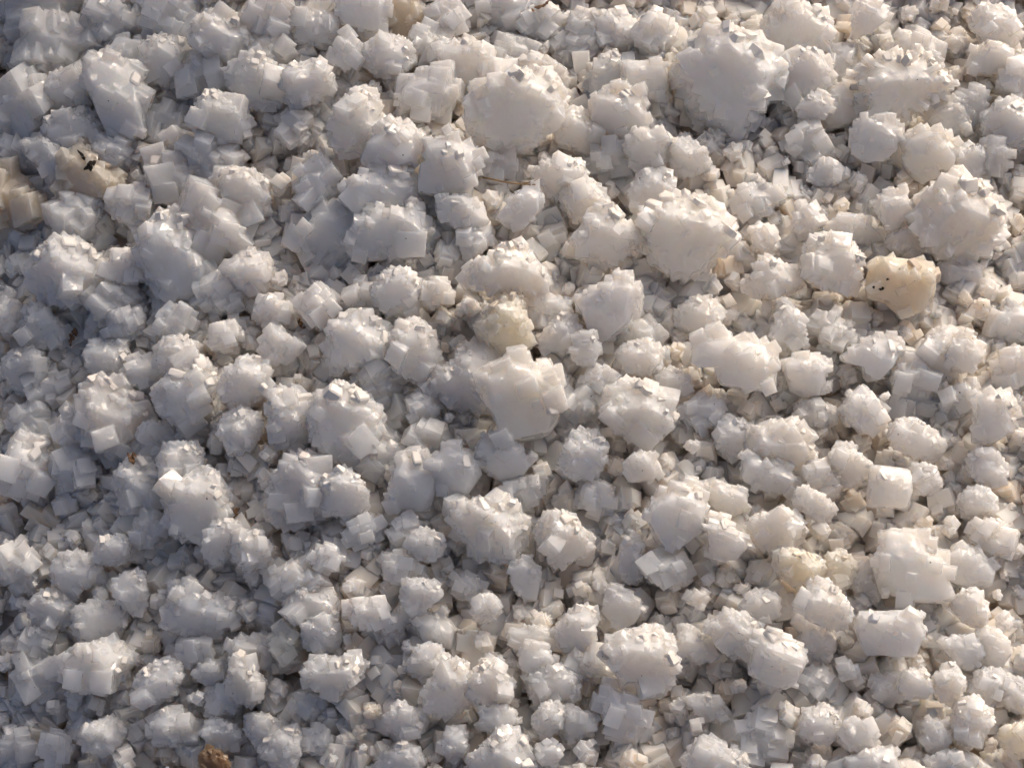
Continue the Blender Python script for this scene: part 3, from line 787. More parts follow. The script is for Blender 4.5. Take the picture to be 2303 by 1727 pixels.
def lump_shape(pts, kind, rng, px, style=None):
    """a closed body inside the outline pts (metres, x right, y up, z out of the bed), studded with crystals"""
    n = 48
    r = radial(pts, n)
    th = np.arange(n) * 2 * math.pi / n
    s = math.sqrt(max(1e-9, np.mean(r * r) * math.pi))
    rmin = r.min()
    V, F = [], []
    if kind == 'b':
        D, Db, inset = s * rng.uniform(.42, .54), s * .30, 0.985
        prof = [(-1, .55), (-.9, .86), (-.4, .97), (0.1, 1.0), (.62, .985), (.82, .93), (.97, .80), (1.0, .62), (1.02, .3)]
    elif kind == 'r':
        D, Db, inset = s * rng.uniform(.44, .56), s * .28, 0.955
        prof = [(-1, .42), (-.75, .78), (-.35, .96), (0, 1.0), (.35, .965), (.62, .83), (.82, .62), (.95, .36), (1.0, .14)]
    else:
        D, Db, inset = s * rng.uniform(.40, .52), s * .28, 0.86
        prof = [(-1, .40), (-.75, .78), (-.35, .96), (0, 1.0), (.35, .965), (.62, .84), (.82, .64), (.95, .38), (1.0, .14)]
    tx, ty = rng.uniform(-.22, .22), rng.uniform(-.25, .22)
    off = np.array([rng.uniform(-.1, .1), rng.uniform(-.05, .18)]) * s   # the crown sits off centre
    ph = rng.uniform(0, 50)
    rings = []
    for z, k in prof:
        zz = z * (D if z > 0 else Db)
        wob = np.array([1 + (.03 if kind != 'b' else .01) * mnoise.noise((math.cos(t) * 2.2 + ph, math.sin(t) * 2.2, z * 2)) * 2 for t in th])
        rr = r * k * inset * wob
        x, y = rr * np.cos(th), rr * np.sin(th)
        w = max(0, z) ** 2
        x = x + off[0] * w * (kind != 'b'); y = y + off[1] * w * (kind != 'b')
        z3 = np.full(n, zz)
        if z > 0:
            z3 = z3 * (1 + (tx * x + ty * y) / s * 1.6)
        rings.append(len(V))
        V += [tuple(q) for q in np.stack([x, y, z3], 1)]
    # broad broken faces: one towards the viewer's side, others up and to the sides
    B = np.array(V)
    cuts = [(np.array([rng.uniform(-.45, .15), rng.uniform(-.75, -.2), 1.0]), rng.uniform(.60, .74)),
            (np.array([rng.uniform(-.3, .6), rng.uniform(.35, .9), .8]), rng.uniform(.74, .88))]
    for _ in range({'r': 5, 'k': 7, 'b': 4}[kind]):
        a = rng.uniform(0, 6.28)
        cuts.append((np.array([math.cos(a), math.sin(a), rng.uniform(.25, 1.0)]), rng.uniform(.80, .95)))
    CUT = []
    for nv, f in cuts:
        nv = nv / np.linalg.norm(nv)
        d = f * (B @ nv).max()
        CUT.append((nv, d))
        B = B - np.maximum(0, B @ nv - d)[:, None] * nv
    V = [tuple(q) for q in B]
    for a, b in zip(rings, rings[1:]):
        for k in range(n):
            F.append((a + k, a + (k + 1) % n, b + (k + 1) % n, b + k))
    F.append(tuple(reversed(range(rings[0], rings[0] + n))))
    F.append(tuple(range(rings[-1], rings[-1] + n)))
    # crystals
    base = rng.uniform(0, math.pi / 2)
    turn = None
    ridge = rng.uniform(1.35, 1.75)                        # rot_axis measures from the upward direction
    cs0 = {'r': .158, 'k': .22, 'b': .17}[kind] * s
    cs0 = float(np.clip(cs0, 14 * px, {'r': 38, 'k': 44, 'b': 46}[kind] * px))
    spots = []
    if kind == 'b':
        m = int(rng.integers(16, 24)) if style is None else (46 if style == 'ridge' else 13)
        for _ in range(m):
            k = int(rng.integers(0, n)) if rng.random() < .5 else int(rng.normal(R(75), R(50)) / 6.2832 * n) % n
            z = rng.uniform(-.1, .95)
            q = 1.0 if rng.random() < (.78 if style is None else .3) else rng.uniform(.1, .9)
            spots.append((k, z if q == 1 else 1.0, q, cs0 * rng.uniform(.6, 1.5)))
        if style != 'plain':                              # a toothed upper rim
            for j in range(9):
                k = int((R(8) + j * R(18) + rng.normal() * R(5)) / 6.2832 * n) % n
                spots.append((k, rng.uniform(.05, .6), -1.04, float(np.clip(s * rng.uniform(.15, .24), 16 * px, 44 * px))))
    elif kind == 'k':
        m = int(rng.integers(11, 19))
        for j in range(m):
            k = int((j + rng.uniform(-.4, .4)) / m * n) % n
            spots.append((k, rng.uniform(-.25, .85), rng.uniform(.55, 1.0) if j % 3 else 1.0, s * rng.uniform(.20, .40)))
        for j in range(int(rng.integers(10, 22))):         # finer crystals between the blocks
            spots.append((int(rng.integers(0, n)), rng.uniform(-.1, 1.0), rng.uniform(.8, 1.08), s * rng.uniform(.09, .17)))
    else:
        circ = float(np.sum(np.hypot(np.diff(np.append(r * np.cos(th), r[0])), np.diff(np.append(r * np.sin(th), 0)))))
        for z in (-.25, .05, .3, .52, .7, .84, .95):
            kk = math.sqrt(max(0.03, 1 - z * z))
            m = int(max(3, circ * kk / cs0 * (1.05 if z < .4 else .62)))
            for j in range(m):
                k = int((j + rng.uniform(-.35, .35) + z * 7) / m * n) % n
                spots.append((k, z + rng.uniform(-.07, .07), 1.0, cs0 * rng.uniform(.6, 1.3)))
        for _ in range(int(rng.integers(2, 6)) if style is None and s < 165 * px else 0):        # a few big blocks grown through the crust
            spots.append((int(rng.integers(0, n)), rng.uniform(-.2, .8), -rng.uniform(.62, .9), s * rng.uniform(.26, .40)))
    for k, z, q, c in spots:
        big = q < 0
        q = abs(q)
        zi = float(np.interp(z, [p[0] for p in prof], [p[1] for p in prof]))
        lim = max(0.0, r[k] - .42 * c)
        rr = min(r[k] * zi * inset * q + (.10 * c if kind != 'b' else 0), lim if z < .45 else r[k])
        w = max(0, z) ** 2 * (kind != 'b')
        p = np.array([rr * math.cos(th[k]) + off[0] * w, rr * math.sin(th[k]) + off[1] * w, 0.0])
        p[2] = z * (D if z > 0 else Db) * (1 + (tx * p[0] + ty * p[1]) / s * 1.6 * (z > 0))
        sunk = False
        for nv, d in CUT:
            e = p @ nv - d
            if e > 0 and not (big and kind == 'b'):
                p = p - e * nv
                sunk = nv
        if sunk is not False and kind == 'r' and not big:
            if rng.random() < ((.5 if sunk[1] < .1 else .2) if s < 130 * px else .18):
                continue
            c *= .7
        if kind == 'b':
            M = rot_axis(CUT[0][0] + rng.normal(size=3) * .06, base + rng.normal() * .08)
            if q < 1:
                p = p - (CUT[0][0] if sunk is False else sunk) * c * .22
            dims = np.array([rng.uniform(.7, 1.4), rng.uniform(.7, 1.4), rng.uniform(.5, 1.0)])
        elif kind == 'r' and not big:
            nrm = np.array([p[0] / max(rmin, 1e-6), p[1] / max(rmin, 1e-6), 1.1 * p[2] / D + .1])
            nrm = nrm / np.linalg.norm(nrm) + rng.normal(size=3) * .22
            if sunk is not False:
                nrm = sunk + rng.normal(size=3) * .10
                p = p - sunk * c * (.36 if sunk[1] < 0 else .12)
            M = rot_axis(nrm, rng.uniform(0, math.pi))
            dims = np.array([rng.uniform(.7, 1.25), rng.uniform(.6, 1.1), rng.uniform(.7, 1.2)])
            if z < .6 and rng.random() < .8:          # at the rim the blocks turn a corner outwards
                a = th[k] + math.pi / 4 + rng.normal() * .22
                q3 = Euler((rng.normal() * .25, rng.normal() * .25, a)).to_matrix()
                M = np.array(q3)
                dims = np.array([rng.uniform(.95, 1.4), rng.uniform(.95, 1.4), rng.uniform(.6, 1.0)])
        else:
            if turn is None:
                turn = rot_axis(np.array([rng.normal() * .5, rng.normal() * .5, 1.0]), rng.uniform(0, math.pi))
            M = turn @ np.array(Euler(rng.normal(size=3) * .13).to_matrix())
            dims = np.array([rng.uniform(.8, 1.3), rng.uniform(.8, 1.3), rng.uniform(.7, 1.1)])
        if style == 'fan' and z < .8:                     # long blades fanning out
            M = np.array(Euler((rng.normal() * .2, rng.normal() * .15, th[k] + rng.normal() * .08)).to_matrix())
            dims = np.array([rng.uniform(1.5, 2.4), rng.uniform(.45, .75), rng.uniform(.6, .9)])
        elif style == 'ridge':                            # bars lying side by side
            M = rot_axis(CUT[0][0] + rng.normal(size=3) * .05, ridge + rng.normal() * .05)
            dims = np.array([rng.uniform(1.3, 2.2), rng.uniform(.42, .66), rng.uniform(.55, .95)])
        o = len(V)
        cv = (CUBE_V + rng.normal(size=(8, 3)) * .055) * dims * c
        V += [tuple(v) for v in cv @ M.T + p]
        F += [tuple(o + i for i in f) for f in CUBE_F]
    return V, F, dict(CUT=CUT, D=D, s=s, r=r, th=th, off=off, prof=prof, inset=inset, cs=cs0, tx=tx, ty=ty, base=base)

def raw_mesh(name, V, F):
    me = bpy.data.meshes.new(name)
    me.from_pydata(V, [], F)
    return me

def fuse(jobs):
    """voxel-fuse a list of (mesh, voxel, ratio, smooth) at once and give back the finished meshes"""
    tmp = []
    for me, vox, ratio, sm in jobs:
        o = bpy.data.objects.new('fusing', me)
        COL.objects.link(o)
        m = o.modifiers.new('r', 'REMESH'); m.mode = 'VOXEL'; m.voxel_size = vox
        if sm:
            m = o.modifiers.new('s', 'SMOOTH'); m.factor = .3; m.iterations = sm
        m = o.modifiers.new('d', 'DECIMATE'); m.ratio = ratio
        tmp.append(o)
    dg = bpy.context.evaluated_depsgraph_get()
    dg.update()
    out = []
    for o in tmp:
        me = bpy.data.meshes.new_from_object(o.evaluated_get(dg))
        out.append(me)
    for o in tmp:
        old = o.data
        bpy.data.objects.remove(o)
        bpy.data.meshes.remove(old)
    return out

def shade(me, mat, angle=38):
    me.materials.clear(); me.materials.append(mat)
    me.polygons.foreach_set('use_smooth', [True] * len(me.polygons))
    try:
        me.set_sharp_from_angle(angle=R(angle))
    except Exception:
        pass

# a handful of single crystals: slightly worn, uneven little blocks
def crystal_mesh(name, dims, seed):
    rng = np.random.default_rng(seed)
    bv = .13
    V = []; idx = {}
    for sx in (-1, 1):
        for sy in (-1, 1):
            for sz in (-1, 1):
                c = np.array([sx, sy, sz]) * .5
                j = rng.normal(size=3) * .16
                for ax in range(3):
                    p = c * (1 - 2 * bv); p[ax] = c[ax]
                    idx[(sx, sy, sz, ax)] = len(V)
                    V.append((p + j * .5) * dims)
    F = []
    for ax in range(3):
        o = [a for a in range(3) if a != ax]
        for s in (-1, 1):
            q = []
            for a, b in ((-1, -1), (1, -1), (1, 1), (-1, 1)):
                k = [0, 0, 0]; k[ax] = s; k[o[0]] = a; k[o[1]] = b
                q.append(idx[(*k, ax)])
            F.append(tuple(q if (s > 0) == (ax != 1) else q[::-1]))
    for ax in range(3):            # edges along ax join the two other faces
        o = [a for a in range(3) if a != ax]
        for a in (-1, 1):
            for b in (-1, 1):
                k0 = [0, 0, 0]; k1 = [0, 0, 0]
                k0[o[0]] = k1[o[0]] = a; k0[o[1]] = k1[o[1]] = b; k0[ax] = -1; k1[ax] = 1
                F.append((idx[(*k0, o[0])], idx[(*k1, o[0])], idx[(*k1, o[1])], idx[(*k0, o[1])]))
    for sx in (-1, 1):
        for sy in (-1, 1):
            for sz in (-1, 1):
                F.append((idx[(sx, sy, sz, 0)], idx[(sx, sy, sz, 1)], idx[(sx, sy, sz, 2)]))
    me = raw_mesh(name, [tuple(v) for v in V], F)
    import bmesh
    bm = bmesh.new(); bm.from_mesh(me); bmesh.ops.recalc_face_normals(bm, faces=bm.faces); bm.to_mesh(me); bm.free()
    shade(me, M_CRYSTAL, 25)
    return me

CRYSTALS = [crystal_mesh('crystal', np.array(d), 30 + i) for i, d in enumerate(
    [(1, 1, .8), (1.25, .85, .7), (.9, 1.1, 1), (1.4, .9, .6), (.8, .8, 1.2), (1.1, 1, .9)])]

# ------------------------------------------------------------------ the setting: salty earth under the heap
def grid_mesh(name, n=190, half=0.42):
    xs = np.linspace(-half, half, n)
    X, Y = np.meshgrid(xs, xs)
    Z = bed_h(np.clip(X, -.26, .26), np.clip(Y, -.26, .36)) - 0.012
    Z = Z + np.array([mnoise.noise((a * 60, b * 60, 0)) * .0012 + mnoise.noise((a * 190, b * 190, 3)) * .0006 for a, b in zip(X.ravel(), Y.ravel())]).reshape(X.shape)
    V = np.stack([X.ravel(), Y.ravel(), Z.ravel()], 1)
    F = [(i * n + j, i * n + j + 1, (i + 1) * n + j + 1, (i + 1) * n + j) for i in range(n - 1) for j in range(n - 1)]
    me = raw_mesh(name, [tuple(v) for v in V], F)
    me.polygons.foreach_set('use_smooth', [True] * len(me.polygons))
    me.materials.append(M_BED)
    return me
ground = bpy.data.objects.new('ground', grid_mesh('ground'))
ground['kind'] = 'structure'
COL.objects.link(ground)

# ------------------------------------------------------------------ the lumps
VIEW = Matrix([[RIGHT[i], UP[i], BACK[i]] for i in range(3)]).to_4x4()
LIFT = {0: -0.0030, 1: 0.0, 2: 0.0030, 3: 0.0060, 4: 0.0095}
placed = []
jobs = []
for i in sorted(single):
    it = items[i]
    rng = np.random.default_rng(1000 + i)
    c = on_bed(it['c'][0], it['c'][1], LIFT[it['layer']] + rng.uniform(-.0008, .0008))
    depth = float((CAM - c).dot(BACK))
    px = FRAME_W / W_IMG * depth / DIST                 # metres per photograph pixel at this lump
    loc = (it['pts'] - it['c']) * px
    loc[:, 1] *= -1
    V, F, info = lump_shape(loc, it['kind'], rng, px, it['style'])
    s_px = info['s'] / px
    vox = px * float(np.clip(s_px / 80, 1.45, 2.6))
    jobs.append((raw_mesh('salt_lump', V, F), vox, 0.15, 1))
    placed.append((i, c, px, info))
meshes = fuse(jobs)
n_tri = 0
singles = []
KIND_NAME = {'r': 'crusted_salt_lump', 'k': 'salt_lump', 'b': 'salt_block'}
for (i, c, px, info), me in zip(placed, meshes):
    it = items[i]
    name = KIND_NAME[it['kind']]
    me.name = name
    shade(me, M_SALT)
    o = bpy.data.objects.new(name, me)
    o.matrix_world = Matrix.Translation(Vector(c)) @ VIEW
    o.color = (*TINT[it['tint']], 1)
    COL.objects.link(o)
    n_tri += len(me.polygons)
    it['obj'] = o
    singles.append(o)
    # the clearest crystals on it are pieces of their own
    rng = np.random.default_rng(5000 + i)
    s_px = info['s'] / px
    want = {'r': 0.055, 'b': 0.035, 'k': 0.016}[it['kind']] * s_px * (1.25 if it['layer'] >= 3 else .8)
    want = int(min(12, want * rng.uniform(.5, 1.0)))
    r, th, prof = info['r'], info['th'], info['prof']
    for _ in range(want):
        k = int(rng.integers(0, len(r)))
        # along the upper rim, where the photograph shows them
        a = rng.normal(R(68), R(42)); k = int(a / (2 * math.pi) * len(r)) % len(r)
        z = rng.uniform(.1, .75) if it['kind'] != 'b' else rng.uniform(.3, 1.0)
        zi = float(np.interp(z, [p[0] for p in prof], [p[1] for p in prof]))
        cs = float(np.clip(info['cs'] * rng.uniform(.55, 1.2), 11 * px, 30 * px))
        rr = min(r[k] * zi * info['inset'], max(0, r[k] - .45 * cs)) * (1 if it['kind'] != 'b' else rng.uniform(.5, 1))
        w = max(0, z) ** 2 * (it['kind'] != 'b')
        p = np.array([rr * math.cos(th[k]) + info['off'][0] * w, rr * math.sin(th[k]) + info['off'][1] * w, 0])
        p[2] = z * info['D'] * (1 + (info['tx'] * p[0] + info['ty'] * p[1]) / info['s'] * 1.6) 
        for nv, d in info['CUT']:
            e = p @ nv - d - cs * .1
            if e > 0:
                p = p - e * nv
        if it['kind'] == 'b':
            M = rot_axis(np.array([.3 + rng.normal() * .15, .55 + rng.normal() * .15, .75]), info['base'] + rng.normal() * .1)
        else:
            nrm = np.array([p[0], p[1], 1.1 * p[2] + .1 * info['s']]); nrm = .5 * nrm / np.linalg.norm(nrm) + np.array([.3, .5, .5]) + rng.normal(size=3) * .38
            M = rot_axis(nrm, rng.uniform(0, math.pi))
        outw = np.array([p[0], p[1], 1.1 * p[2] + .1 * info['s']])
        p = p + outw / np.linalg.norm(outw) * cs * rng.uniform(.0, .2)
        q = bpy.data.objects.new('crystal', CRYSTALS[int(rng.integers(0, len(CRYSTALS)))])
        q.parent = o
        q.matrix_local = Matrix.Translation(Vector(p)) @ Matrix(M.tolist()).to_4x4() @ Matrix.Diagonal((cs * rng.uniform(.7, 1.3), cs * rng.uniform(.7, 1.3), cs * rng.uniform(.8, 1.3), 1))
        q.color = o.color
        COL.objects.link(q)

# ------------------------------------------------------------------ the small salt between and beneath them
protos = bpy.data.collections.new('salt_grain_shapes')
jobs = []
for k in range(16):
    rng = np.random.default_rng(300 + k)
    V, F = [], []
    turn = np.array(Euler(rng.uniform(0, 3, 3)).to_matrix())
    for j in range(int(rng.integers(7, 14))):
        c = rng.uniform(.24, .50) if j else .62
        M = turn @ np.array(Euler(rng.normal(size=3) * (.10 if rng.random() < .8 else .35)).to_matrix())
        p = rng.normal(size=3); p = p / np.linalg.norm(p) * rng.uniform(.20, .38) * (j > 0)
        o = len(V)
        V += [tuple(v) for v in ((CUBE_V + rng.normal(size=(8, 3)) * .06) * np.array([rng.uniform(.7, 1.2), rng.uniform(.7, 1.2), rng.uniform(.6, 1)]) * c) @ M.T + p]
        F += [tuple(o + i for i in f) for f in CUBE_F]
    jobs.append((raw_mesh('salt_grain', V, F), 1 / 64, 0.16, 1))
for k, me in enumerate(fuse(jobs)):
    shade(me, M_GRAIN)
    o = bpy.data.objects.new('salt_grain', me)
    protos.objects.link(o)

P, S, E, I = [], [], [], []
rng = np.random.default_rng(99)
def add_grain(p, s, e=None, idx=None):
    P.append(tuple(p)); S.append(s); E.append(tuple(e if e is not None else rng.uniform(0, 6.28, 3))); I.append(int(rng.integers(0, 16)) if idx is None else idx)
# the catalogued ones past the largest three hundred keep their places
for i, it in enumerate(items):
    if i in single:
        continue
    c = on_bed(it['c'][0], it['c'][1], LIFT[it['layer']] - .0022)
    px = FRAME_W / W_IMG * float((CAM - c).dot(BACK)) / DIST
    d = it['pts'] - it['c']
    cov = d.T @ d / len(d)
    s = math.sqrt(it['area']) * px * .95
    spin = rng.uniform(0, 6.28)
    add_grain(c, s, (TILT, 0, spin) if False else Euler((TILT + rng.normal() * .2, rng.normal() * .2, spin)), None)
def scatter(x0, x1, y0, y1, step, z, smin, smax, test=None):
    ny, nx = int((y1 - y0) / step), int((x1 - x0) / step)
    for j in range(ny):
        for i in range(nx):
            x = x0 + (i + .5 * (j % 2) + rng.uniform(0, .8)) * step
            y = y0 + (j + rng.uniform(0, .8)) * step
            if test and not test(x, y):
                continue
            s = rng.uniform(smin, smax)
            add_grain((x, y, float(bed_h(x, y)) + z - .3 * s + rng.uniform(-.0012, .0012)), s)
def in_view(x, y):
    p = np.array([x, y, float(bed_h(x, y))]) - CAM
    d = -p.dot(BACK)
    u = p.dot(RIGHT) / d * DIST / FRAME_W; v = p.dot(UP) / d * DIST / FRAME_W
    return abs(u) < .51 and abs(v) < .385
scatter(-.26, .26, -.24, .38, .0110, -.0078, .014, .022)                                   # under everything
scatter(-.20, .20, -.21, .24, .0088, -.0022, .0095, .0150, in_view)                          # in the gaps
scatter(-.20, .20, -.21, .24, .0105, -.0009, .006, .0105, in_view)
scatter(-.26, .26, -.24, .38, .0115, .0030, .010, .019, lambda x, y: not in_view(x, y))     # the heap going on outside the frame
scatter(-.26, .26, -.24, .38, .0110, .0045, .006, .012, lambda x, y: not in_view(x, y))

gm = bpy.data.meshes.new('loose_salt')
gm.from_pydata(P, [], [])
for nm, typ, vals in (('grain_size', 'FLOAT', S), ('grain_shape', 'INT', I)):
    gm.attributes.new(nm, typ, 'POINT').data.foreach_set('value', vals)
gm.attributes.new('grain_turn', 'FLOAT_VECTOR', 'POINT').data.foreach_set('vector', np.array(E, float).ravel())
loose = bpy.data.objects.new('loose_salt', gm)
loose['kind'] = 'stuff'
loose['label'] = 'small loose salt grains packed between and under the larger lumps'
loose['category'] = 'salt grains'
COL.objects.link(loose)
ng = bpy.data.node_groups.new('salt_heap', 'GeometryNodeTree')
ng.interface.new_socket('Geometry', in_out='INPUT', socket_type='NodeSocketGeometry')
ng.interface.new_socket('Geometry', in_out='OUTPUT', socket_type='NodeSocketGeometry')
gi, go = ng.nodes.new('NodeGroupInput'), ng.nodes.new('NodeGroupOutput')
ci = ng.nodes.new('GeometryNodeCollectionInfo')
ci.inputs['Collection'].default_value = protos
ci.inputs['Separate Children'].default_value = True
ci.inputs['Reset Children'].default_value = True
iop = ng.nodes.new('GeometryNodeInstanceOnPoints')
iop.inputs['Pick Instance'].default_value = True
def named(nm, typ):
    a = ng.nodes.new('GeometryNodeInputNamedAttribute'); a.data_type = typ
    a.inputs['Name'].default_value = nm
    return a.outputs['Attribute']
e2r = ng.nodes.new('FunctionNodeEulerToRotation')
ng.links.new(named('grain_turn', 'FLOAT_VECTOR'), e2r.inputs[0])
ng.links.new(gi.outputs[0], iop.inputs['Points'])
ng.links.new(ci.outputs[0], iop.inputs['Instance'])
ng.links.new(named('grain_shape', 'INT'), iop.inputs['Instance Index'])
ng.links.new(e2r.outputs[0], iop.inputs['Rotation'])
ng.links.new(named('grain_size', 'FLOAT'), iop.inputs['Scale'])
ng.links.new(iop.outputs[0], go.inputs[0])
loose.modifiers.new('heap', 'NODES').node_group = ng
print('lumps', len(singles), 'faces', n_tri, 'grains', len(P), 'objects', len(scene.objects))

# ------------------------------------------------------------------ labels: what each lump looks like and what it lies beside
GROUP = 'salt lumps heaped on the bed'
MARKS = {
 'A': ('the crusted cream ball', 'sunlit cream ball of crusted salt close to the top edge'),
 'B': ('the tall upright block', 'tall upright white salt block among the shaded lumps'),
 'C': ('the glittering cluster', 'glittering cluster of tiny crystals below the crusted cream ball'),
 'D': ('the round frosted lump', 'round frosted lump studded with crystals below the glittering cluster'),
 'E': ('the brown-stained lump', 'brown-stained lump with black dirt crumbs on it'),
 'F': ('the cream-crowned dome', 'huge dome with a sunlit cream crown and a grey face'),
 'G': ('the leaning sunlit lump', 'leaning lump with a bright toothed top beside the cream-crowned dome'),
 'H': ('the tall grey block', 'tall square grey salt block below the cream-crowned dome'),
 'I': ('the low chipped dome', 'low grey dome carrying a small white chip of salt'),
 'J': ('the toothed white lump', 'white lump with a jagged toothed top at the end of the dry stalk'),
 'K': ('the craggy cream lump', 'craggy cream lump tucked against the biggest cream dome'),
 'L': ('the biggest cream dome', 'biggest cream dome, crusted along its sunlit upper side'),
 'M': ('the white block at the top edge', 'large crusted white block touching the top edge'),
 'N': ('the fan-shaped lump', 'fan-shaped cream lump with long radiating crystals'),
 'O': ('the wide bluish rosette', 'wide bluish rosette of salt between the cream-crowned dome and fan-shaped lump'),
 'P': ('the big cream rosette', 'big cream rosette with a fine toothed rim above the amber block'),
 'Q': ('the squared pale block', 'squared pale block above the big cream rosette'),
 'R': ('the amber block', 'translucent amber block of salt with black specks'),
 'S': ('the long flat slab', 'long flat slab with a square end and a ragged other end'),
 'T': ('the stepped white block', 'stepped white block of stacked cubes near the side edge'),
 'U': ('the flat square block', 'flat square cream block below the small round crystal lumps'),
 'V': ('the big toothed block', 'big white block with toothed top under the honey-yellow lump'),
 'W': ('the honey-yellow lump', 'honey-yellow translucent lump standing above the big toothed block'),
 'X': ('the plated dome', 'cream dome covered with layered crystal plates'),
 'Y': ('the pale blue rosette', 'pale blue crusted rosette in the shaded part'),
 'Z': ('the egg-shaped lump', 'large pinkish egg-shaped lump in the shade'),
 'AA': ('the pointed wedge', 'pointed white wedge of salt with its tip down'),
 'AB': ('the broad grey rosette', 'broad grey rosette in the shade beside the big toothed block'),
 'AC': ('the wide glossy lump', 'wide white lump with glossy crystals on its shoulder'),
 'AD': ('the hooked cream lump', 'cream lump with a hooked outline beside the wide glossy lump'),
 'AE': ('the small round bead', 'small round glassy bead of salt'),
 'AF': ('the bright wide dome', 'bright wide dome, cream above and bluish below'),
 'AG': ('the sunlit sloping lump', 'sunlit sloping cream lump joined to a narrower peak'),
 'AH': ('the ridged block', 'large block with parallel ridges and a cream sunlit side'),
 'AI': ('the star-shaped lump', 'bright star-shaped lump with jagged arms'),
 'AJ': ('the smooth blue block', 'smooth flat-faced blue-grey block among cream lumps'),
 'AK': ('the pale ridged cube', 'pale ridged cube with a glossy banded face'),
 'AL': ('the yellowish corner lump', 'yellowish smooth lump at the bottom corner'),
 'AM': ('the brown crusted stone', 'glossy brown crusted stone at the bottom edge'),
 'AN': ('the yellow upright lump', 'upright yellow-tinged lump among grey ones'),
 'AO': ('the wide knobbly heap', 'wide knobbly white lump like a cauliflower'),
 'AP': ('the bottom white mound', 'white mound cut by the bottom edge, peaked in its middle'),
 'AQ': ('the tall smooth lump', 'tall smooth bluish lump close to the shaded side edge'),
 'AR': ('the round blue-grey lump', 'round smooth blue-grey lump with a small crystal on it'),
 'AS': ('the flat white cluster', 'flat white crusted cluster above the bottom edge'),
 'UF': ('the amber-tinged cluster', 'amber-tinged crusted cluster above the star-shaped lump'),
 'UN': ('the square knobbly lump', 'square knobbly grey lump in the shade'),
}
marks = {it['key']: it for i, it in enumerate(items) if it['key'] in MARKS and i in single}
areas = sorted(items[i]['area'] for i in single)
def size_word(a):
    q = np.searchsorted(areas, a) / len(areas)
    return 'small' if q < .36 else ('medium' if q < .74 else 'large')
HUE = {'w': 'white', 'b': 'bluish-grey', 'c': 'cream', 'p': 'pinkish', 'g': 'dull grey', 'o': 'brownish', 'y': 'yellowish',
       'a': 'amber', 'n': 'brown', 'l': 'blue'}
FORM = {'r': 'crusted lump', 'k': 'rounded lump', 'b': 'angular block'}
def near_marks(it):
    return sorted((k for k in marks if marks[k] is not it), key=lambda k: np.linalg.norm(marks[k]['c'] - it['c']) - .5 * math.sqrt(marks[k]['area']))
def where(it, k):
    d = it['c'] - marks[k]['c']
    if abs(d[1]) > .62 * abs(d[0]):
        return 'above' if d[1] < 0 else 'below'
    return 'beside'
def describe(i):
    it = items[i]
    nm = near_marks(it)
    L1 = nm[0]
    d1 = marks[L1]['c'] - it['c']
    def apart(k):
        d = marks[k]['c'] - it['c']
        return float(d.dot(d1)) / (np.linalg.norm(d) * np.linalg.norm(d1) + 1e-9) < .5
    far = [k for k in nm[1:] if apart(k)]
    far = far + [k for k in nm[1:] if k not in far][:2]
    head = f"{size_word(it['area'])} {HUE[it['tint']]} {FORM[it['kind']]}"
    r = lambda k: MARKS[k][0]
    out = [f"{head} just {where(it, L1)} {r(L1)}",
           f"{head} {where(it, L1)} {r(L1)}, toward {r(far[0])}",
           f"{head} {where(it, L1)} {r(L1)}, toward {r(far[1])}",
           f"{head} {where(it, L1)} {r(L1)} and {where(it, far[0])} {r(far[0])}",
           f"{head} {where(it, L1)} {r(L1)} and {where(it, far[1])} {r(far[1])}",
           f"{head} {where(it, far[0])} {r(far[0])}, toward {r(L1)}"]
    return [o for o in out if len(o.split()) <= 16], L1
taken, nearest_first = {}, sorted((i for i in single if items[i]['key'] not in marks), key=lambda i: min(np.linalg.norm(marks[k]['c'] - items[i]['c']) for k in marks))
claims = {}
for i in nearest_first:
    opts, _ = describe(i)
    claims[i] = opts
count = {}
for o in claims.values():
    for t in o:
        count[t] = count.get(t, 0) + 1
unlabelled = []
for i in nearest_first:
    pick = next((t for t in claims[i] if t not in taken and count[t] == 1), None) or next((t for t in claims[i] if t not in taken), None)
    if pick is None:
        unlabelled.append(i); pick = claims[i][0].replace('just ', 'lower down, ')
    taken[pick] = i
for k, it in marks.items():
    taken[MARKS[k][1]] = items.index(it) if False else next(i for i in single if items[i] is it)
for t, i in taken.items():
    o = items[i]['obj']
    o['label'] = t
    o['category'] = 'salt block' if items[i]['kind'] == 'b' else 'salt lump'
    o['group'] = 'angular salt blocks in the heap' if items[i]['kind'] == 'b' else GROUP
print('labels', len(taken), 'clashes', len(unlabelled), 'marks', len(marks), sorted(set(MARKS) - set(marks)))

# ------------------------------------------------------------------ dirt, specks and the dry stalk
dg = bpy.context.evaluated_depsgraph_get(); dg.update()
def hit(u, v):
    d = Vector(ray(u, v))
    ok, p, n, _, ob, _ = scene.ray_cast(dg, Vector(CAM), d)
    return (p, n, ob) if ok else (Vector(on_bed(u, v, 0)), Vector((0, 0, 1)), None)
PXM = FRAME_W / W_IMG

def clod_mesh(name, seed, rough=.62, sub=3):
    import bmesh
    bm = bmesh.new()
    bmesh.ops.create_icosphere(bm, subdivisions=sub, radius=.5)
    for v in bm.verts:
        v.co *= 1 + rough * mnoise.noise(v.co * 3.1 + Vector((seed, 0, 0))) * 1.6 + rough * .6 * mnoise.noise(v.co * 8 + Vector((0, seed, 0)))
    me = bpy.data.meshes.new(name); bm.to_mesh(me); bm.free()
    return me

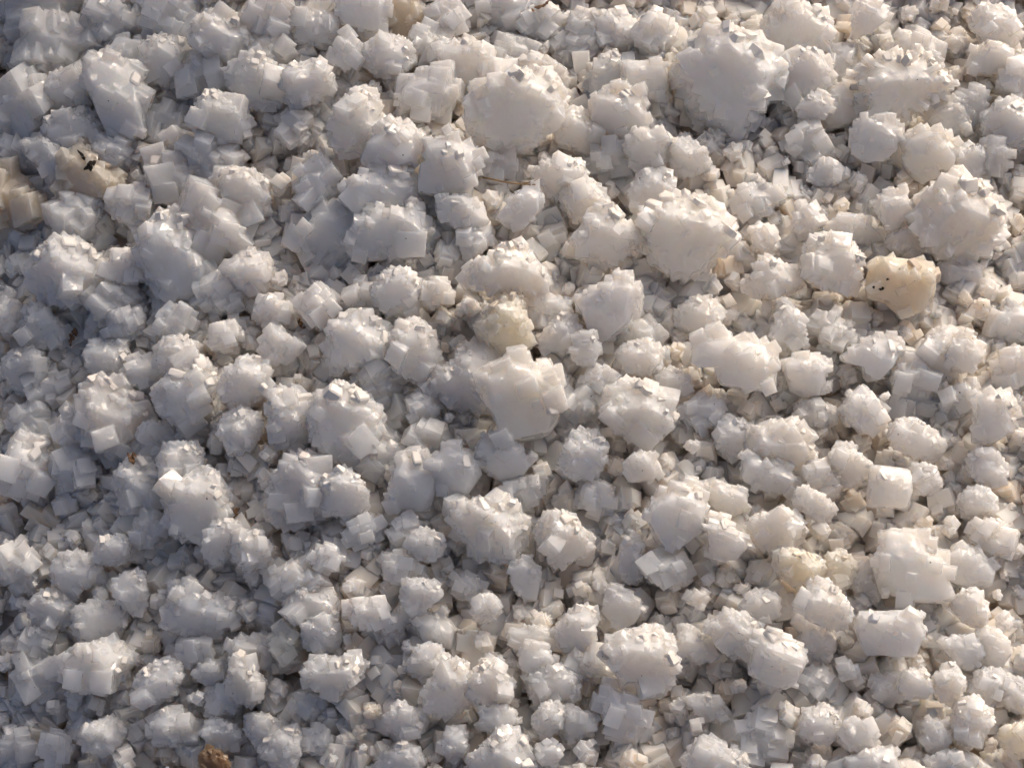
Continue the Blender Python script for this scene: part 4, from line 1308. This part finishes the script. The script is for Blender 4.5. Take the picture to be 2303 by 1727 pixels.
def clod(name, label, cat, u, v, w, h, ang, mat, seed, sink=.25, parent=None):
    p, n, ob = hit(u, v)
    me = clod_mesh(name, seed)
    me.materials.append(mat)
    o = bpy.data.objects.new(name, me)
    zq = n.to_track_quat('Z', 'Y')
    loc = p - n * (min(w, h) * PXM * sink)
    o.matrix_world = Matrix.Translation(loc) @ zq.to_matrix().to_4x4() @ Matrix.Rotation(ang, 4, 'Z') @ Matrix.Diagonal((w * PXM, h * PXM, min(w, h) * PXM * .8, 1))
    COL.objects.link(o)
    if label:
        o['label'], o['category'] = label, cat
    return o
clod('dirt_crumb', 'black dirt crumb on the brown-stained lump', 'dirt', 203, 374, 30, 17, .5, M_DIRT, 3, .2)
clod('dirt_crumb', 'thin black dirt sliver just above the larger black crumb', 'dirt', 186, 350, 30, 7, -.5, M_DIRT, 5, .15)
clod('soil_clod', 'orange-brown soil clod in the gap above the egg-shaped lump', 'soil', 168, 750, 44, 36, .7, M_BARK, 11, .3)
clod('soil_clod', 'brown soil clod in the gap below the egg-shaped lump', 'soil', 303, 1026, 24, 32, .2, M_BARK, 12, .3)
clod('soil_clod', 'small brown soil clod between shaded lumps beside the broad toothed rosette', 'soil', 679, 729, 26, 20, .1, M_BARK, 13, .3)
clod('soil_clod', 'reddish-brown soil clod beside the square knobbly lump', 'soil', 529, 1160, 34, 26, .4, M_BARK, 14, .3)
for q, (u, v, a, w, h) in enumerate([(1199, 24, .25, 30, 9), (1216, 15, .1, 26, 9), (1228, 8, .5, 22, 8)]):
    lab = ['orange-brown flake under two others at the top edge', 'middle one of three orange-brown flakes at the top edge', 'topmost of three orange-brown flakes at the top edge'][q]
    o = clod('bark_flake', lab, 'bark', u, v, w, h, a, M_BARK, 20 + q, .1)
    o['group'] = 'brown flakes at the top edge'
# specks on the amber block belong to it
if 'R' in marks:
    amber = marks['R']['obj']
    inv = amber.matrix_world.inverted()
    for q, (u, v, w, h, a) in enumerate([(1996, 628, 8, 5, .7), (1965, 646, 7, 5, -.6), (1983, 650, 10, 6, .1), (2024, 605, 4, 3, 0)]):
        o = clod('speck', None, None, u, v, w, h, a, M_DIRT, 40 + q, .1)
        mw = o.matrix_world.copy()
        o.parent = amber
        o.matrix_local = inv @ mw
# tiny grit nobody could count
GV, GF = [], []
rng = np.random.default_rng(4)
base = clod_mesh('grit_shape', 2, .25, 1)
bv = np.array([v.co[:] for v in base.vertices]); bf = [tuple(f.vertices) for f in base.polygons]
for _ in range(95):
    p, n, ob = hit(rng.uniform(15, 2288), rng.uniform(15, 1712))
    s = rng.uniform(2.2, 5.0) * PXM
    M = np.array(Euler(rng.uniform(0, 6, 3)).to_matrix())
    o = len(GV)
    GV += [tuple(q) for q in (bv * np.array([1, rng.uniform(.4, .9), .6]) * s) @ M.T + np.array(p)]
    GF += [tuple(o + i for i in f) for f in bf]
me = raw_mesh('grit', GV, GF); me.materials.append(M_DIRT)
o = bpy.data.objects.new('grit', me); COL.objects.link(o)
o['kind'] = 'stuff'; o['label'] = 'tiny black specks of grit strewn over the salt'; o['category'] = 'grit'
# the dry stalk below the cream-crowned dome
def stalk_mesh(name, pts, r0, r1):
    V, F = [], []
    m = 7
    for k, p in enumerate(pts):
        d = (pts[min(k + 1, len(pts) - 1)] - pts[max(k - 1, 0)]).normalized()
        q = d.to_track_quat('Z', 'Y')
        rr = r0 + (r1 - r0) * k / (len(pts) - 1)
        for j in range(m):
            a = 2 * math.pi * j / m
            V.append(tuple(p + q @ Vector((math.cos(a) * rr, math.sin(a) * rr, 0))))
    for k in range(len(pts) - 1):
        for j in range(m):
            F.append((k * m + j, k * m + (j + 1) % m, (k + 1) * m + (j + 1) % m, (k + 1) * m + j))
    F.append(tuple(range(m))[::-1]); F.append(tuple((len(pts) - 1) * m + j for j in range(m)))
    me = raw_mesh(name, V, F); me.materials.append(M_TWIG)
    return me
def stalk_pts(pix):
    ps = [hit(u, v)[0] for u, v in pix]
    t = Vector(CAM)
    dmin = min((p - t).length for p in ps)
    # it rests on the highest points it crosses and bridges the hollows
    out = []
    for k, (u, v) in enumerate(pix):
        dd = np.interp(k, [0, len(pix) - 1], [(ps[0] - t).length, (ps[-1] - t).length])
        dd = min(dd, (ps[k] - t).length) - .0004
        out.append(t + Vector(ray(u, v)) * dd)
    return out
st = stalk_pts([(1086, 399), (1108, 403), (1130, 408), (1152, 412), (1176, 414), (1204, 415)])
org = st[2].copy()
root = bpy.data.objects.new('dry_stalk', stalk_mesh('dry_stalk', [p - org for p in st], .00030, .00022))
root.location = org
COL.objects.link(root)
root['label'], root['category'] = 'thin dry brown stalk lying below the cream-crowned dome', 'stalk'
bs = stalk_pts([(1176, 413), (1190, 410), (1202, 406), (1211, 402)])
sh = bpy.data.objects.new('side_shoot', stalk_mesh('side_shoot', [p - org for p in bs], .00020, .00012))
sh.parent = root
COL.objects.link(sh)
